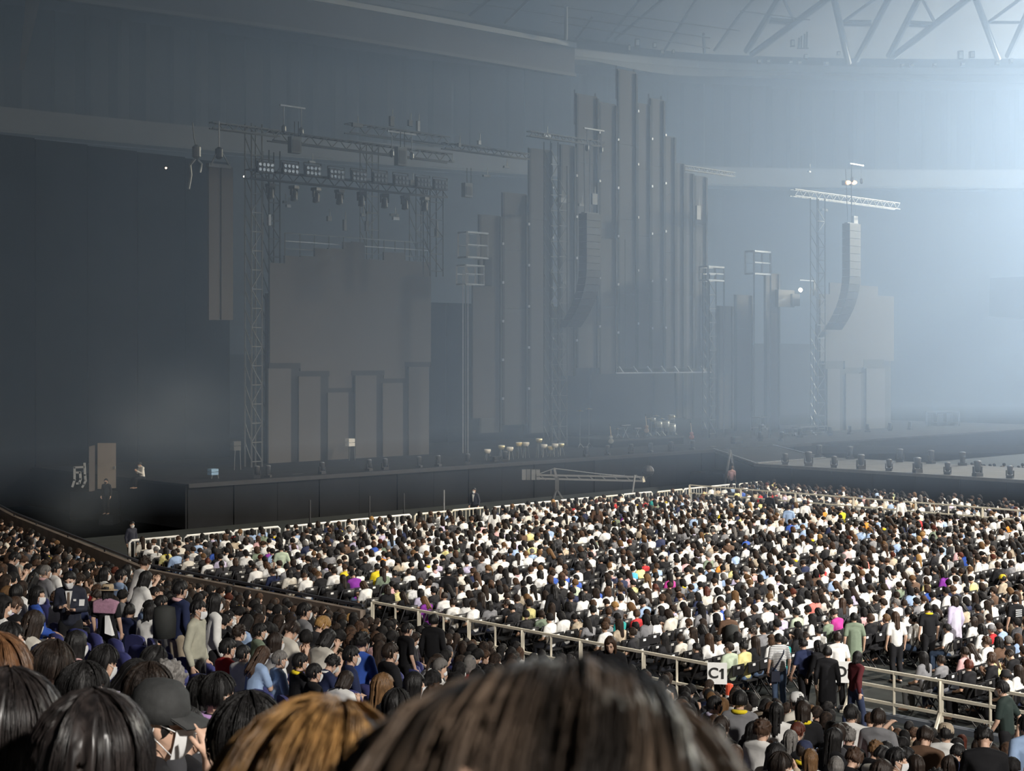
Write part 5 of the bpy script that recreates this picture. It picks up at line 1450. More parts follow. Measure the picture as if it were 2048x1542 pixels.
# recognisable people seated in the stand
LILAC = mat('towel_lilac', (0.46, 0.28, 0.55), 0.95)
for (u, v, Y, pose, yaw, hair, hcol, shirt, kw, lab) in [
    (457, 1276, 18.2, 'ahead', -0.9, 'short', 'black', 'red', {}, 'person in red shirt beside the pale sage shirted man'),
    (487, 1289, 17.8, 'ahead', -0.7, 'short', 'black', 'white', {}, 'short haired person in white tee next to the red shirt'),
    (524, 1291, 17.4, 'phone', -0.8, 'long', 'brown', 'light blue', {}, 'person with long brown hair and pale blue shirt beside the grey haired man'),
    (561, 1300, 17.4, 'ahead', -1.1, 'short', 'grey', 'light blue', {}, 'grey haired masked man in light blue shirt'),
    (602, 1305, 17.0, 'ahead', -1.0, 'short', 'black', 'black', {'towel': SHIRTM['yellow']}, 'man in black tour shirt with yellow towel round his neck'),
    (630, 1326, 16.8, 'ahead', -1.0, 'short', 'black', 'black', {}, 'masked man in black shirt in front of the yellow towel'),
    (691, 1341, 16.4, 'phone', -0.6, 'bob', 'dark brown', 'white', {}, 'person with dark bob and white tee just above the blurred head'),
    (664, 1312, 18.2, 'phone', -1.0, 'messy', 'black', 'navy', {'towel': STRIPE}, 'person in navy shirt with striped collar looking down'),
    (724, 1264, 20.5, 'ahead', -0.7, 'messy', 'black', 'blue', {}, 'person in bright blue shirt in the middle of the stand'),
    (704, 1291, 18.8, 'ahead', -1.2, 'short', 'black', 'navy', {}, 'masked man in dark blue shirt before the bright blue one'),
    (782, 1285, 20.0, 'ahead', -1.0, 'short', 'dark brown', 'black', {}, 'masked man with thinning hair in black shirt'),
    (645, 1232, 22.0, 'phone', -0.9, 'short', 'blond', 'charcoal', {}, 'person with golden blond hair in the middle of the stand'),
    (521, 1246, 21.0, 'ahead', -1.1, 'short', 'black', 'sage', {}, 'masked man in pale olive shirt above the white tee'),
    (479, 1249, 21.0, 'ahead', -1.0, 'messy', 'dark brown', 'charcoal', {}, 'masked person in charcoal shirt beside the pale olive shirt'),
    (610, 1205, 24.0, 'ahead', -1.0, 'short', 'black', 'grey', {}, 'short haired man in grey tee above the blond head'),
    (552, 1264, 19.6, 'ahead', -1.0, 'bob', 'dark brown', 'white', {}, 'masked person with dark bob and white top above the grey haired man'),
    (583, 1240, 21.0, 'phone', -0.8, 'ponytail', 'dark brown', 'off white', {}, 'person with ponytail and cream top beside the blond head'),
    (655, 1258, 20.0, 'phone', -0.8, 'bob', 'black', 'off white', {}, 'person with dark bob and cream cardigan below the blond head'),
    (112, 1100, 31.0, 'ahead', -0.9, 'short', 'black', 'white', {}, 'masked person in crinkled white shirt above the suited man'),
    (92, 1130, 29.5, 'ahead', -0.8, 'short', 'grey', 'grey', {'towel': SHIRTM['pink']}, 'grey haired man in pale grey shirt by the blue seat row'),
    (29, 1104, 31.0, 'phone', -0.8, 'short', 'black', 'black', {}, 'person in black with outstretched legs by the blue seats'),
    (243, 1108, 30.0, 'ahead', -0.9, 'short', 'black', 'light blue', {'mask': 'white'}, 'person in light blue shirt with dark strap above the straw hat'),
    (290, 1112, 29.5, 'lean', -0.9, 'messy', 'dark brown', 'white', {}, 'person in wide white shirt leaning forward above the backpack'),
    (292, 1142, 27.0, 'lean', -0.9, 'bob', 'black', 'white', {}, 'person in rounded white shirt bending down'),
    (210, 1090, 32.0, 'reach', -0.9, 'bob', 'black', 'white', {}, 'person in white with one arm stretched towards the stage'),
    (112, 1042, 40.0, 'phone', -0.8, 'bob', 'brown', 'charcoal', {'towel': SHIRTM['yellow']}, 'brown haired person with yellow collar near the parapet'),
    (60, 1028, 44.0, 'face', -0.7, 'short', 'dark brown', 'grey', {}, 'person in grey shirt raising a hand near the parapet'),
    (255, 1072, 38.0, 'ahead', -0.9, 'long', 'black', 'black', {}, 'person with very long black hair by the parapet end'),
    (1593, 1384, 22.5, 'ahead', 0.5, 'short', 'black', 'off white', {'hat': 'cap', 'hatm': WHITEP}, 'person in white cap before the aisle gap'),
    (1892, 1446, 20.5, 'ahead', -0.4, 'short', 'black', 'white', {'hat': 'cap', 'hatm': SHIRTM['beige']}, 'person in tan cap and white shirt below the three-bar railing'),
    (1703, 1408, 22.0, 'reach', -0.5, 'short', 'black', 'white', {}, 'person in white tee leaning with one arm out below the railing'),
    (1480, 1380, 21.0, 'ahead', -0.3, 'short', 'black', 'grey', {'towel': SHIRTM['yellow']}, 'person in grey shirt with yellow towel below the C1 sign'),
    (1437, 1448, 16.5, 'ahead', -0.3, 'short', 'black', 'charcoal', {'towel': SHIRTM['yellow']}, 'person in charcoal tour tee with yellow collar beside the blurred head'),
    (1606, 1400, 20.5, 'ahead', -0.2, 'bob', 'dark brown', 'black', {'towel': SHIRTM['yellow']}, 'person with dark bob, black top and yellow collar below the aisle gap'),
    (1553, 1404, 20.0, 'ahead', -0.3, 'long', 'black', 'white', {}, 'person with straight black hair and white shirt below the aisle gap'),
    (1757, 1416, 21.0, 'ahead', -0.5, 'short', 'dark brown', 'grey', {}, 'person in grey shirt with short brown hair below the railing foot'),
    (1850, 1452, 18.5, 'phone', -0.4, 'short', 'dark brown', 'brown', {}, 'person in brown shirt beside the tan cap'),
    (1968, 1452, 17.5, 'phone', -0.2, 'messy', 'black', 'black', {'sleeves': 'long'}, 'person in black with bushy black hair before the dark green walker'),
    (1672, 1512, 15.5, 'ahead', -0.3, 'short', 'grey', 'navy', {}, 'grey haired person at the bottom edge'),
    (1620, 1497, 15.5, 'ahead', -0.2, 'bob', 'light brown', 'white', {}, 'person with light brown bob at the bottom edge'),
    (1470, 1488, 15.5, 'ahead', -0.2, 'bob', 'brown', 'black', {}, 'person with brown bob beside the blurred head at the bottom')]:
    w_ = FPX / Y
    spec(u, v, Y, pose, yaw, lab, clear=0.40, box=(u - 0.13 * w_, u + 0.16 * w_, v, v + (0.26 if u > 1300 else 0.40) * w_), hair=hair, hcol=hcol, shirt=shirt, group='seated audience', **kw)
# people standing on the floor
r = flr(1557, 1268, yaw=0.2, label='man in white shirt with dark stripes and black shoulder bag, standing in the aisle gap', hair='short', hcol='black', shirt='white', shirtm=STRIPE, trousers='denim')
strap(r, 'stand', BAGM, 1)
flr(1606, 1278, yaw=0.35, label='person in navy tour tee standing next to the striped shirt', hair='messy', hcol='black', shirt='navy', pose='walk')
flr(1636, 1281, yaw=0.6, label='person in long black coat and beige trousers beside the navy tee', hair='bob', hcol='black', shirt='black', sleeves='long', trousers='beige', pose='walk')
flr(1655, 1294, yaw=-0.3, label='person in wide black coat standing close to the D sign', hair='short', hcol='black', shirt='black', sleeves='long', coat=SHIRTM['black'])
flr(1675, 1266, yaw=0.1, label='person in white hoodie with grey straps behind the black coat', hair='short', hcol='dark brown', shirt='white')
flr(1716, 1303, yaw=-1.1, pose='walk', label='person in maroon jacket walking past the D sign', hair='bob', hcol='black', shirt='maroon', sleeves='long', trousers='navy')
flr(1708, 1226, yaw=0.0, label='person in sage green top standing among the seats', hair='short', hcol='black', shirt='sage', coat=SHIRTM['sage'])
flr(1791, 1224, yaw=0.2, label='long haired person in white tee standing behind the three-bar railing seats', hair='long', hcol='brown', shirt='white')
flr(1856, 1207, yaw=0.15, label='person in black tee with yellow towel collar standing between the seats', hair='short', hcol='black', shirt='black', towel=SHIRTM['yellow'])
flr(1908, 1193, yaw=0.5, label='person in pale lavender dress standing in the seat rows', hair='bob', hcol='dark brown', shirt='lavender', sleeves='long', coat=mat('dress_lavender', (0.55, 0.52, 0.62), 0.8, scale=5))
flr(2030, 1190, yaw=0.3, label='person in black tour tee with white back print and beige trousers', hair='short', hcol='black', shirt='black', trousers='beige')
r = [o_ for o_ in bpy.data.objects if o_.get('label', '').startswith('person in black tour tee with white')][0]
for i in range(4):
    me = MB().box(-0.09, 0.09, -0.122, -0.114, 1.30 - 0.05 * i, 1.32 - 0.05 * i).mesh('shirt_print'); me.materials.append(None); sub(me, 'shirt_print', r, WHITEP)
flr(1455, 1220, yaw=0.2, pose='walk', label='grey haired person in dark brown coat walking through the seats', hair='short', hcol='grey', shirt='brown', sleeves='long', coat=mat('coat_brown', (0.03, 0.024, 0.02), 0.9), bag='back')
flr(897, 1136, yaw=0.1, label='tall person in black tee standing in the near floor block', hair='short', hcol='black', shirt='black')
flr(1108, 1170, yaw=0.3, pose='walk', label='long haired person all in black walking through the middle floor block', hair='long', hcol='black', shirt='black', sleeves='long', coat=SHIRTM['black'])
flr(562, 1090, yaw=0.4, pose='walk', label='person in pale green top walking on the near floor block', hair='short', hcol='black', shirt='pale green')
flr(1193, 1010, yaw=0.2, label='person in dark brown coat standing on the far floor', hair='long', hcol='dark brown', shirt='brown', sleeves='long', coat=mat('coat_brown2', (0.04, 0.022, 0.018), 0.9))
flr(1609, 1001, yaw=0.3, label='person in white tee and navy cap standing before the far railing', hair='short', hcol='black', shirt='white', hat='cap', hatm=SHIRTM['navy'])
flr(1577, 1010, yaw=0.0, label='person in light blue shirt standing before the far railing', hair='short', hcol='dark brown', shirt='light blue')
flr(1801, 996, yaw=0.4, label='person in bright white top standing at the far railing', hair='short', hcol='dark brown', shirt='white', sleeves='long')
flr(1540, 985, yaw=-0.5, label='person in dark suit standing behind the far railing end', hair='short', hcol='black', shirt='black', sleeves='long')
flr(898 + 90, 1018, yaw=0.2, label='long haired person in white standing at the barrier gap', hair='long', hcol='dark brown', shirt='white')
# crew and guards by the stage
flr(948, 976, yaw=math.pi - 0.5, label='guard in dark suit and white shirt standing before the stage front', hair='short', hcol='black', shirt='black', shirtm=WOOL, sleeves='long', face=True, h=1.7)
r = [o_ for o_ in bpy.data.objects if o_.get('label', '').startswith('guard in dark suit')][0]
me = MB().add([(-0.05, 0.118, 1.385), (0.05, 0.118, 1.385), (0, 0.135, 1.06), (-0.05, 0.09, 1.385), (0.05, 0.09, 1.385), (0, 0.10, 1.06)], [(0, 2, 1), (3, 4, 5), (0, 3, 5, 2), (1, 2, 5, 4), (0, 1, 4, 3)]).mesh('shirt_front'); me.materials.append(None); sub(me, 'shirt_front', r, SHIRTM['white'])
flr(264, 1043, yaw=math.pi + 0.9, label='masked guard in dark suit by the near end of the barriers', hair='short', hcol='black', shirt='black', shirtm=WOOL, sleeves='long', face=True, h=1.68)
spec(212, 957, 69.6, 'stand', math.pi - 0.2, 'crew member in black standing before the tan door', hair='short', hcol='black', shirt='black', sleeves='long', mask='black', rootz=0.42, scale=1.0)
flr(1464, 932, yaw=-0.4, pose='walk', label='crew member in pink top at the foot of the step ladder', hair='short', hcol='brown', shirt='pink', h=1.7)
p = W(-2.05, -4.2, SZ - 0.44)
person(p, -math.atan2(-ES.x, -ES.y), 'phone', 'short', 'black', 'white', label='crew member in white shirt sitting on the near stage edge', sleeves='long', skin=0)
SPECIAL.append((p.x, p.y, 0.4))

# ================================================================ PEOPLE: everybody else, seat by seat
SEATS = []                                            # dict per seat
def hides(x, y, z):
    u, v = px((x, y, z + 1.27))
    m = FPX / y
    return any(y < b[4] - 0.1 and u + 0.12 * m > b[0] and u - 0.12 * m < b[1] and v < b[3] - 4 and v + 0.7 * m > b[2] for b in BOXES)
def blocked(x, y):
    return any((x - a) ** 2 + (y - b) ** 2 < c * c for a, b, c in SPECIAL)
def pick(d):
    k = list(d); p = np.array([d[i] for i in k], float)
    return k[int(rng.choice(len(k), p=p / p.sum()))]
SH_STAND = {'black': 40, 'white': 24, 'charcoal': 8, 'navy': 8, 'grey': 5, 'light blue': 3, 'off white': 5, 'beige': 3, 'blue': 1.2, 'red': .8, 'pink': 1, 'lavender': 1, 'brown': 1.5, 'yellow': .6}
SH_FLOOR = {'white': 40, 'black': 25, 'off white': 9, 'charcoal': 5, 'navy': 4, 'grey': 4, 'light blue': 3.5, 'beige': 3, 'blue': .5, 'red': .4, 'pink': 1.2, 'lavender': 1.0, 'brown': 1, 'yellow': .4, 'pale yellow': 1.2, 'sage': .8, 'orange': .2, 'teal': .2, 'purple': .2}
HC = {'black': 47, 'dark brown': 34, 'brown': 12, 'light brown': 3, 'grey': 2.2, 'blond': .8, 'red brown': 1.2}
HS = {'short': 34, 'messy': 14, 'bob': 22, 'long': 18, 'ponytail': 8, 'bun': 4}
PS = {'ahead': 34, 'phone': 28, 'turn_a': 14, 'turn_b': 10, 'lean': 10, 'face': 4}
PF = {'ahead': 44, 'phone': 24, 'turn_a': 11, 'turn_b': 11, 'lean': 8, 'face': 2}
def add_seat(x, y, z, yaw, zone, row, sh, pf, full):
    if y < 6.6: return
    u, v = px((x, y, z + 1.24))
    if not (-90 < u < (2140 if zone == 'stand' else 2420)) or v > 1720 or v < 850: return
    d = dict(x=x, y=y, z=z, yaw=yaw, zone=zone, row=row, u=u, v=v, occ=full and not blocked(x, y) and not hides(x, y, z))
    d.update(shirt=pick(sh), hair=pick(HS), hcol=pick(HC), pose=pick(pf), sleeves='long' if rng.random() < 0.22 else 'short', mask='white' if rng.random() < 0.9 else 'black', scale=float(rng.uniform(0.92, 1.05)), towel=None, hat=None, skin=int(rng.random() < 0.4), jy=float(rng.normal(0, 0.12)))
    if rng.random() < 0.05: d['towel'] = ['yellow', 'pink', 'lavender'][int(rng.integers(3))]
    if rng.random() < 0.035: d['hat'] = 'cap'
    elif rng.random() < 0.01: d['hat'] = 'bucket'
    d['hatc'] = ['black', 'navy', 'white', 'beige', 'yellow'][int(rng.choice(5, p=[.4, .2, .2, .12, .08]))]
    SEATS.append(d)
for k in range(NROWS):
    q = ROW0 + ROWD * k
    t = -12.0 + 0.23 * (k % 2)
    while t < 64:
        s = bline(t) - q
        p = W(s, t, 0)
        tang = math.atan2((bline(t + 1) - bline(t - 1)) / 2, 1)
        if not (abs((t - 6.0)) < 0.5 or abs(t - 25.5) < 0.5):          # stairs
            add_seat(p.x, p.y, stand_z(q), YAW_STAND + tang - 0.05 + float(rng.choice([0, 0, -0.25, 0.25])), 'stand', k, SH_STAND, PS, rng.random() < 0.91)
        t += 0.57
fr = 0
t = 11.4
while t < 56:
    s = max(-12.0, bline(t) + 1.0) if t < 38.3 else -9.9
    while s < 26.3:
        aisle = -1.3 < s - 19.4 < 0.7 or abs(s - 4.2) < 0.55 or (38.2 < t < 41.2 and s < -6) or abs(t - 24.0) < 0.5
        if not aisle:
            p = W(s + rng.normal(0, 0.03), t + rng.normal(0, 0.04), 0)
            add_seat(p.x, p.y, 0.0, YAW_FLOOR, 'floor', fr, SH_FLOOR, PF, rng.random() < 0.90)
        s += 0.52
    t += 0.92; fr += 1
t = 12.0
while t < 50:
    s = 36.5
    while s < 47:
        p = W(s, t, 0)
        if px(p)[0] > 1850:
            add_seat(p.x, p.y, 0.0, YAW_FLOOR, 'beyond', 0, SH_FLOOR, PF, rng.random() < 0.9)
        s += 0.52
    t += 0.92
# clothes of people that the photograph lets one recognise: (u, v of the head's top) -> what to change
LOOKS = [(694, 1131, 'shirt yellow'), (745, 1137, 'shirt yellow'), (475, 1076, 'hat red'), (434, 1090, 'shirt blue'), (856, 1200, 'shirt purple'), (1105, 1052, 'shirt light blue'), (1053, 1040, 'shirt light blue'), (1144, 1145, 'shirt blue'), (1257, 1138, 'shirt sky blue'),
         (1281, 1142, 'shirt pink'), (1295, 1134, 'shirt pale yellow'), (1154, 1168, 'shirt pale green'), (1329, 1145, 'shirt magenta'), (1433, 1120, 'shirt orange'), (1446, 1068, 'hat yellow'), (1480, 1130, 'shirt pale yellow'), (1458, 1140, 'shirt light blue'), (1577, 1052, 'shirt blue'), (1607, 1056, 'shirt light blue'),
         (1646, 1124, 'shirt red'), (1971, 1064, 'shirt teal'), (1932, 1060, 'shirt light blue'), (1883, 1152, 'shirt purple'), (1955, 1010, 'shirt light blue'), (1994, 1158, 'hat yellow'), (1737, 1110, 'shirt coral'), (2025, 1040, 'shirt orange'), (1631, 1190, 'shirt coral'), (1672, 1222, 'shirt magenta'), (1735, 1220, 'shirt pink'),
         (1593, 1212, 'shirt pale green'), (1989, 1243, 'shirt red,hat grey,hair short,hcol grey'), (2020, 1232, 'shirt light blue'), (1471, 1305, 'shirt pale green'), (1495, 1302, 'shirt pale yellow'), 
         
         
         (1340, 1320, 'shirt black'), (1820, 1440, 'shirt off white'), 
         (1080, 1020, 'shirt white'), (1120, 1006, 'shirt off white'), (1000, 1060, 'hat beige'), (1238, 1040, 'hat yellow,shirt white')]
PEOPLE = [d for d in SEATS if d['occ']]
for (u, v, what) in LOOKS:
    best = min((d for d in PEOPLE if not d.get('fixed')), key=lambda d: (d['u'] - u) ** 2 + 1.5 * (d['v'] - v) ** 2 + (0 if d['y'] < 75 else 50))
    best['fixed'] = True
    for w_ in what.split(','):
        k, val = w_.split(' ', 1)
        if k == 'hat': best['hat'] = 'cap'; best['hatc'] = val
        else: best[k] = val
# what shows: a coarse depth sweep from near to far
bw, bh = 1024, 771
cover = np.zeros((bh, bw), bool)
def stamp(u, v, Y, tall, sc_, count=True):
    m = FPX / Y / 2 * sc_
    u, v = u / 2, v / 2
    tot = 0
    for (x0, x1, y0, y1) in ((-0.095, 0.095, 0, 0.22), (-0.21, 0.21, 0.26, 1.6 if tall else 0.72)):
        a, b = max(0, int(u + x0 * m)), min(bw, int(u + x1 * m) + 1)
        c, d = max(0, int(v + y0 * m)), min(bh, int(v + y1 * m) + 1)
        if a < b and c < d:
            w_ = cover[c:d, a:b]
            tot += (b - a) * (d - c) - int(w_.sum())
            w_[:] = True
    return tot
jobs = [(o_[2], o_, None) for o_ in OCC] + [(d['y'], None, d) for d in PEOPLE]
for Y, o_, d in sorted(jobs, key=lambda j: j[0]):
    if o_: stamp(o_[0], o_[1], o_[2], o_[3], o_[4])
    else: d['seen'] = stamp(d['u'], d['v'], d['y'], False, d['scale'])
for d in PEOPLE:
    if not 0 <= d['u'] <= 2048: d['seen'] *= 0.2
N_IND = 300 - len(SPECIAL)
rank = sorted(PEOPLE, key=lambda d: -(d['seen'] + (10000 if d['y'] < 16 else 0)))
IND = rank[:N_IND]
for d in IND: d['ind'] = True
REST = [d for d in PEOPLE if not d.get('ind')]
rows = {}
for d in IND: rows.setdefault((d['zone'], d['row']), []).append(d)
for key, L in rows.items():
    L.sort(key=lambda d: d['u'])
    for i, d in enumerate(L): d['idx'] = i + 1
HATM = {k: mat('hat_' + k, SHIRT.get(k, (0.3, 0.3, 0.3)), 0.85, scale=20) for k in ('black', 'navy', 'white', 'beige', 'yellow', 'red', 'grey')}
def label_of(d):
    sh = d['shirt'].replace(' ', '-')
    hr = ('%s %s hair' % (d['hcol'].replace(' ', '-'), d['hair'])) if not d['hat'] else '%s cap' % d['hatc'] if d['hat'] == 'cap' else '%s bucket hat' % d['hatc']
    if d['hair'] in ('ponytail', 'bun', 'bob') and not d['hat']: hr = '%s %s' % (d['hcol'].replace(' ', '-'), d['hair'])
    where = 'stand row from railing' if d['zone'] == 'stand' else 'floor row from stage'
    return '%s-shirted person, %s, %s %s, %s from left' % (sh, hr, nth(d['row'] + 1), where, nth(d['idx']))
for d in IND:
    p = (d['x'], d['y'], d['z'])
    person(p, d['yaw'] + d['jy'], d['pose'], d['hair'] if not d['hat'] else 'short', d['hcol'], d['shirt'], ['black', 'navy', 'denim', 'grey'][int(d['u']) % 4], d['sleeves'], d['mask'], d['hat'], HATM[d['hatc']], SHIRTM[d['towel']] if d['towel'] else None, d['scale'],
           label_of(d), 'seated audience', skin=d['skin'], hairmesh={'short': SG_SHORT, 'messy': SG_SHORT, 'bob': SG_BROWN, 'long': SG_LONG2}.get(d['hair'] if not d['hat'] else 'x') if d['y'] < 13 else None)

# ---------------------------------------------------------------- the rest of the audience as one mass, each a small figure of its own
def arr(me):
    me.calc_loop_triangles()
    v = np.empty(len(me.vertices) * 3, np.float32); me.vertices.foreach_get('co', v)
    t_ = np.empty(len(me.loop_triangles) * 3, np.int32); me.loop_triangles.foreach_get('vertices', t_)
    return v.reshape(-1, 3), t_.reshape(-1, 3)
LOW = {}
masklow = arr(grow('m', [[((0, 0.062, -0.045), (0.050, 0.040, 0.044))]], 0.02, 24, 0, 1))
caplow = arr(grow('c', [[((0, -0.012, 0.06), (0.100, 0.105, 0.085))], [((0, 0.06, 0.03), (0.08, 0.10, 0.012))]], 0.025, 60, 0, 1))
def moved(a, M):
    v, t_ = a
    M = np.array(M)
    return v @ M[:3, :3].T.astype(np.float32) + M[:3, 3].astype(np.float32), t_
towlow = arr(grow('t', [[((0.06, -0.03, 0.02), 0.045), ((-0.06, -0.03, 0.02), 0.045), ((0, -0.06, 0.01), 0.05)]], 0.025, 40, 0, 1))
for nm in ('ahead', 'phone', 'turn_a', 'turn_b', 'lean', 'face', 'reach'):
    P_ = POSES[nm]
    LOW[nm] = dict(body=arr(grow('b', P_.low, 0.02, 190, 1, 1)), trousers=arr(grow('b', P_.trousers, 0.035, 60, 1, 1)),
                   short=arr(grow('b', P_.shirt['short'], 0.028, 130, 1, 1)), long=arr(grow('b', P_.shirt['long'], 0.028, 150, 1, 1)),
                   mask=moved(masklow, P_.head), cap=moved(caplow, P_.head), towel=moved(towlow, Matrix.Translation(P_.nb)))
    for st in HAIR: LOW[nm]['hair_' + st] = moved(arr(HAIR[st][1]), P_.head); LOW[nm]['hairm_' + st] = moved(arr(HAIR[st][2]), P_.head)
def mass(name, items, m, label, cat):
    """items: (verts, tris, location, yaw, scale, colour)"""
    VV, TT, CC = [], [], []
    n = 0
    for (v, t_), x, y, z, yaw, sc_, c in items:
        co, si = math.cos(yaw) * sc_, math.sin(yaw) * sc_
        VV.append(np.stack([v[:, 0] * co - v[:, 1] * si + x, v[:, 0] * si + v[:, 1] * co + y, v[:, 2] * sc_ + z], 1))
        TT.append(t_ + n); n += len(v)
        cc = np.repeat(np.array([[*c, 1.0]], np.float32), len(t_), 0)
        if len(t_) > 70: cc[:, :3] *= rng.uniform(0.82, 1.18, (len(t_), 1)) if max(c) > 0.06 else rng.uniform(0.5, 1.9, (len(t_), 1))
        CC.append(cc)
    VV, TT, CC = np.concatenate(VV).astype(np.float32), np.concatenate(TT).astype(np.int32), np.concatenate(CC)
    me = bpy.data.meshes.new(name)
    me.vertices.add(len(VV)); me.vertices.foreach_set('co', VV.ravel())
    me.loops.add(len(TT) * 3); me.loops.foreach_set('vertex_index', TT.ravel())
    me.polygons.add(len(TT)); me.polygons.foreach_set('loop_start', np.arange(0, len(TT) * 3, 3, dtype=np.int32))
    me.polygons.foreach_set('use_smooth', np.ones(len(TT), bool))
    a = me.attributes.new('tint', 'FLOAT_COLOR', 'FACE'); a.data.foreach_set('color', CC.ravel())
    me.update(calc_edges=True); me.validate()
    me.materials.append(m)
    o = bpy.data.objects.new(name, me); COL.objects.link(o)
    return tag(o, label, cat, kind='stuff')
def tinted(name, rough):
    m = bpy.data.materials.new(name); m.use_nodes = True
    b = m.node_tree.nodes['Principled BSDF']; b.inputs['Roughness'].default_value = rough; b.inputs['Specular IOR Level'].default_value = 0.25
    a = m.node_tree.nodes.new('ShaderNodeAttribute'); a.attribute_name = 'tint'
    m.node_tree.links.new(a.outputs['Color'], b.inputs['Base Color'])
    return m
HCOL = {'black': (0.010, 0.009, 0.009), 'dark brown': (0.022, 0.014, 0.010), 'brown': (0.055, 0.030, 0.018), 'light brown': (0.14, 0.075, 0.032), 'blond': (0.35, 0.20, 0.07), 'grey': (0.16, 0.15, 0.14), 'red brown': (0.09, 0.022, 0.012)}
items = []
for d in REST:
    L = LOW[d['pose']]
    b = (d['x'], d['y'], d['z'], d['yaw'] + d['jy'], d['scale'])
    jit = rng.uniform(0.9, 1.1)
    items.append((L['body'], *b, (0.60, 0.39, 0.28)))
    items.append((L[d['sleeves']], *b, tuple(min(0.85, x * jit) for x in SHIRT[d['shirt']])))
    items.append((L['trousers'], *b, (0.02, 0.022, 0.03)))
    items.append((L[('hair_' if d['y'] > 42 else 'hairm_') + d['hair']], *b, HCOL[d['hcol']]))
    if d['mask'] == 'white': items.append((L['mask'], *b, (0.8, 0.8, 0.79)))
    if d['hat']: items.append((L['cap'], *b, SHIRT.get(d['hatc'], (0.3, 0.3, 0.3))))
    if d['towel']: items.append((L['towel'], *b, SHIRT[d['towel']]))
mass('crowd', items, tinted('crowd_cloth', 0.75), 'dense seated audience filling the floor and stand beyond the singled-out people', 'crowd')
print('SEATS', len(SEATS), 'PEOPLE', len(PEOPLE), 'REST', len(REST), 'SPECIAL', len(SPECIAL), 'seen at cut', rank[N_IND]['seen'], 'unseen', sum(d['seen'] == 0 for d in PEOPLE), 'floor ind', sum(d['zone'] != 'stand' for d in IND))

# ---------------------------------------------------------------- seats
def chair_parts():
    back = MB().box(-0.20, 0.20, -0.235, -0.215, 0.64, 0.84).mesh('backrest')
    seat = MB().box(-0.20, 0.20, -0.20, 0.20, 0.43, 0.46).mesh('seat')
    fr_ = MB()
    for s in (-1, 1):
        fr_.bar((0.21 * s, -0.225, 0.86), (0.21 * s, 0.22, 0.0), 0.025).bar((0.20 * s, 0.16, 0.44), (0.20 * s, -0.24, 0.0), 0.025)
    fr_.bar((-0.21, -0.225, 0.86), (0.21, -0.225, 0.86), 0.025)
    fm = fr_.mesh('frame')
    tg = MB().box(-0.05, 0.05, -0.243, -0.236, 0.78, 0.835).mesh('number_tag')
    return back, seat, fm, tg
def seat_parts():
    prof = [(-0.21, 0.42), (0.21, 0.42), (0.22, 0.70), (0.18, 0.80), (0.08, 0.83), (-0.08, 0.83), (-0.18, 0.80), (-0.22, 0.70)]
    n = len(prof)
    mb = MB().add([(x, -0.24 - 0.08 * (z - 0.42), z) for x, z in prof] + [(x, -0.20 - 0.08 * (z - 0.42), z) for x, z in prof], [tuple(range(n)), tuple(range(2 * n - 1, n - 1, -1))] + [(i, n + i, n + (i + 1) % n, (i + 1) % n) for i in range(n)])
    back = mb.mesh('backrest')
    pan = MB().box(-0.21, 0.21, -0.20, 0.20, 0.39, 0.44).mesh('seat_pan')
    leg = MB().box(-0.03, 0.03, -0.22, -0.14, 0.0, 0.40).box(-0.2, 0.2, -0.20, -0.14, 0.36, 0.40).mesh('support')
    return back, pan, leg
CB, SB = chair_parts(), seat_parts()
for me in CB + SB: me.materials.append(None)
for d in SEATS:                                       # how much of its seat may show
    m = FPX / d['y'] / 2
    d['pxh'] = d['seen'] if d.get('occ') else 40 * m / 60
fl = sorted([d for d in SEATS if d['zone'] == 'floor' and d['y'] < 60 and 0 < d['u'] < 2048], key=lambda d: (d['occ'], d['y']))
st = sorted([d for d in SEATS if d['zone'] == 'stand' and 0 < d['u'] < 2048], key=lambda d: (d['occ'], -d['pxh']))
fl_i = [d for d in fl if not d['occ']][:70] + [d for d in fl if d['occ']][:70]
st_i = [d for d in st if not d['occ']][:50] + [d for d in st if d['occ']][:60]
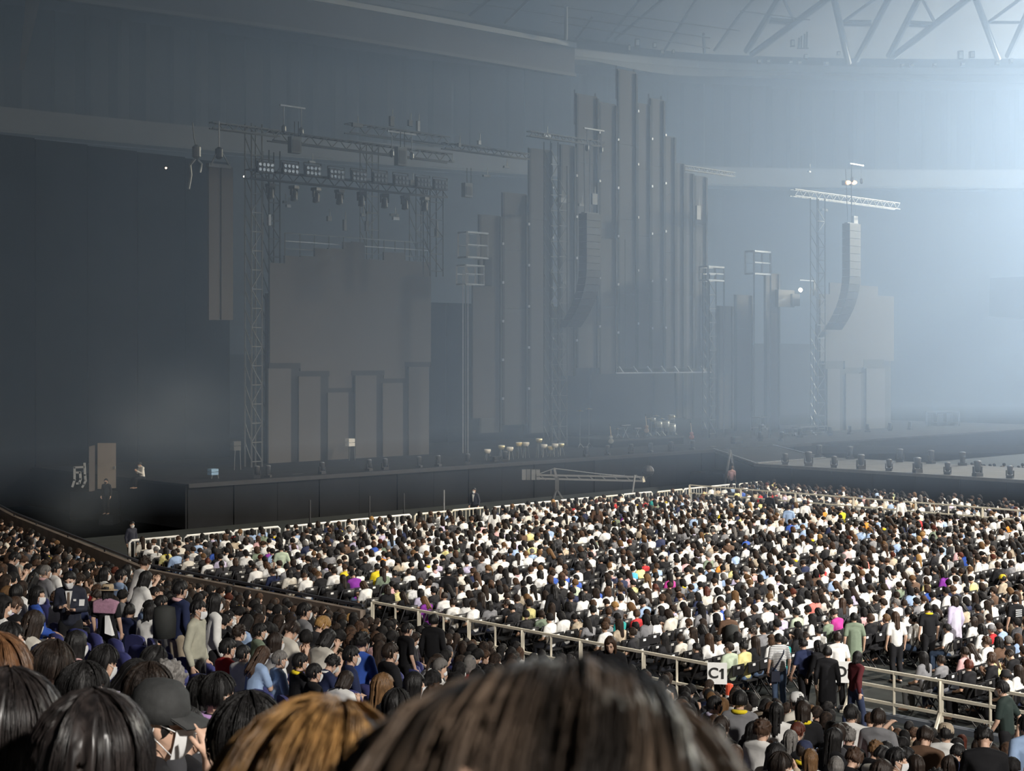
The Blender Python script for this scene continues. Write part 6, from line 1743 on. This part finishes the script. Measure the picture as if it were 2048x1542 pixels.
for grp in (fl_i, st_i):
    rr = {}
    for d in grp: d['seat_ind'] = True; rr.setdefault(d['row'], []).append(d)
    for L in rr.values():
        L.sort(key=lambda d: d['u'])
        for i, d in enumerate(L): d['sidx'] = i + 1
for d in fl_i:
    r = thing('folding_chair', '%s black folding chair with white tag, %s floor row from stage, %s from left' % ('taken' if d['occ'] else 'empty', nth(d['row'] + 1), nth(d['sidx'])), 'chair', (d['x'], d['y'], 0), 'folding chairs on the floor')
    r.rotation_euler.z = d['yaw']
    for me, nm, m_ in zip(CB, ('backrest', 'seat', 'frame', 'number_tag'), (CHAIRM, CHAIRM, STEEL, WHITEP)): sub(me, nm, r, m_)
for d in st_i:
    r = thing('stadium_seat', '%s blue plastic stadium seat, %s stand row from the railing, %s from left' % ('taken' if d['occ'] else 'empty', nth(d['row'] + 1), nth(d['sidx'])), 'seat', (d['x'], d['y'], d['z']), 'blue stadium seats')
    r.rotation_euler.z = d['yaw']
    for me, nm, m_ in zip(SB, ('backrest', 'seat_pan', 'support'), (SEATB, SEATB, GREYM)): sub(me, nm, r, m_)
ca = [arr(me) for me in CB]; sa = [arr(me) for me in SB]
items = []
for d in SEATS:
    if d.get('seat_ind'): continue
    if d['zone'] == 'stand': continue
    b = (d['x'], d['y'], d['z'], d['yaw'], 1.0)
    for a, c in zip(ca, ((0.02, 0.02, 0.022), (0.02, 0.02, 0.022), (0.05, 0.05, 0.055), (0.8, 0.8, 0.78))): items.append((a, *b, c))
mass('folding_chair_rows', items, tinted('chair_tint', 0.5), 'rows of black folding chairs under the seated floor audience', 'chairs')
items = []
for d in SEATS:
    if d.get('seat_ind') or d['zone'] != 'stand': continue
    b = (d['x'], d['y'], d['z'], d['yaw'], 1.0)
    for a, c in zip(sa, ((0.060, 0.065, 0.20), (0.060, 0.065, 0.20), (0.15, 0.15, 0.16))): items.append((a, *b, c))
mass('stadium_seat_rows', items, tinted('seat_tint', 0.5), 'rows of blue plastic seats under the stand audience', 'seats')
bpy.data.scenes.remove(TMP)
for me in CB + SB: me.polygons.foreach_set('use_smooth', [False] * len(me.polygons))
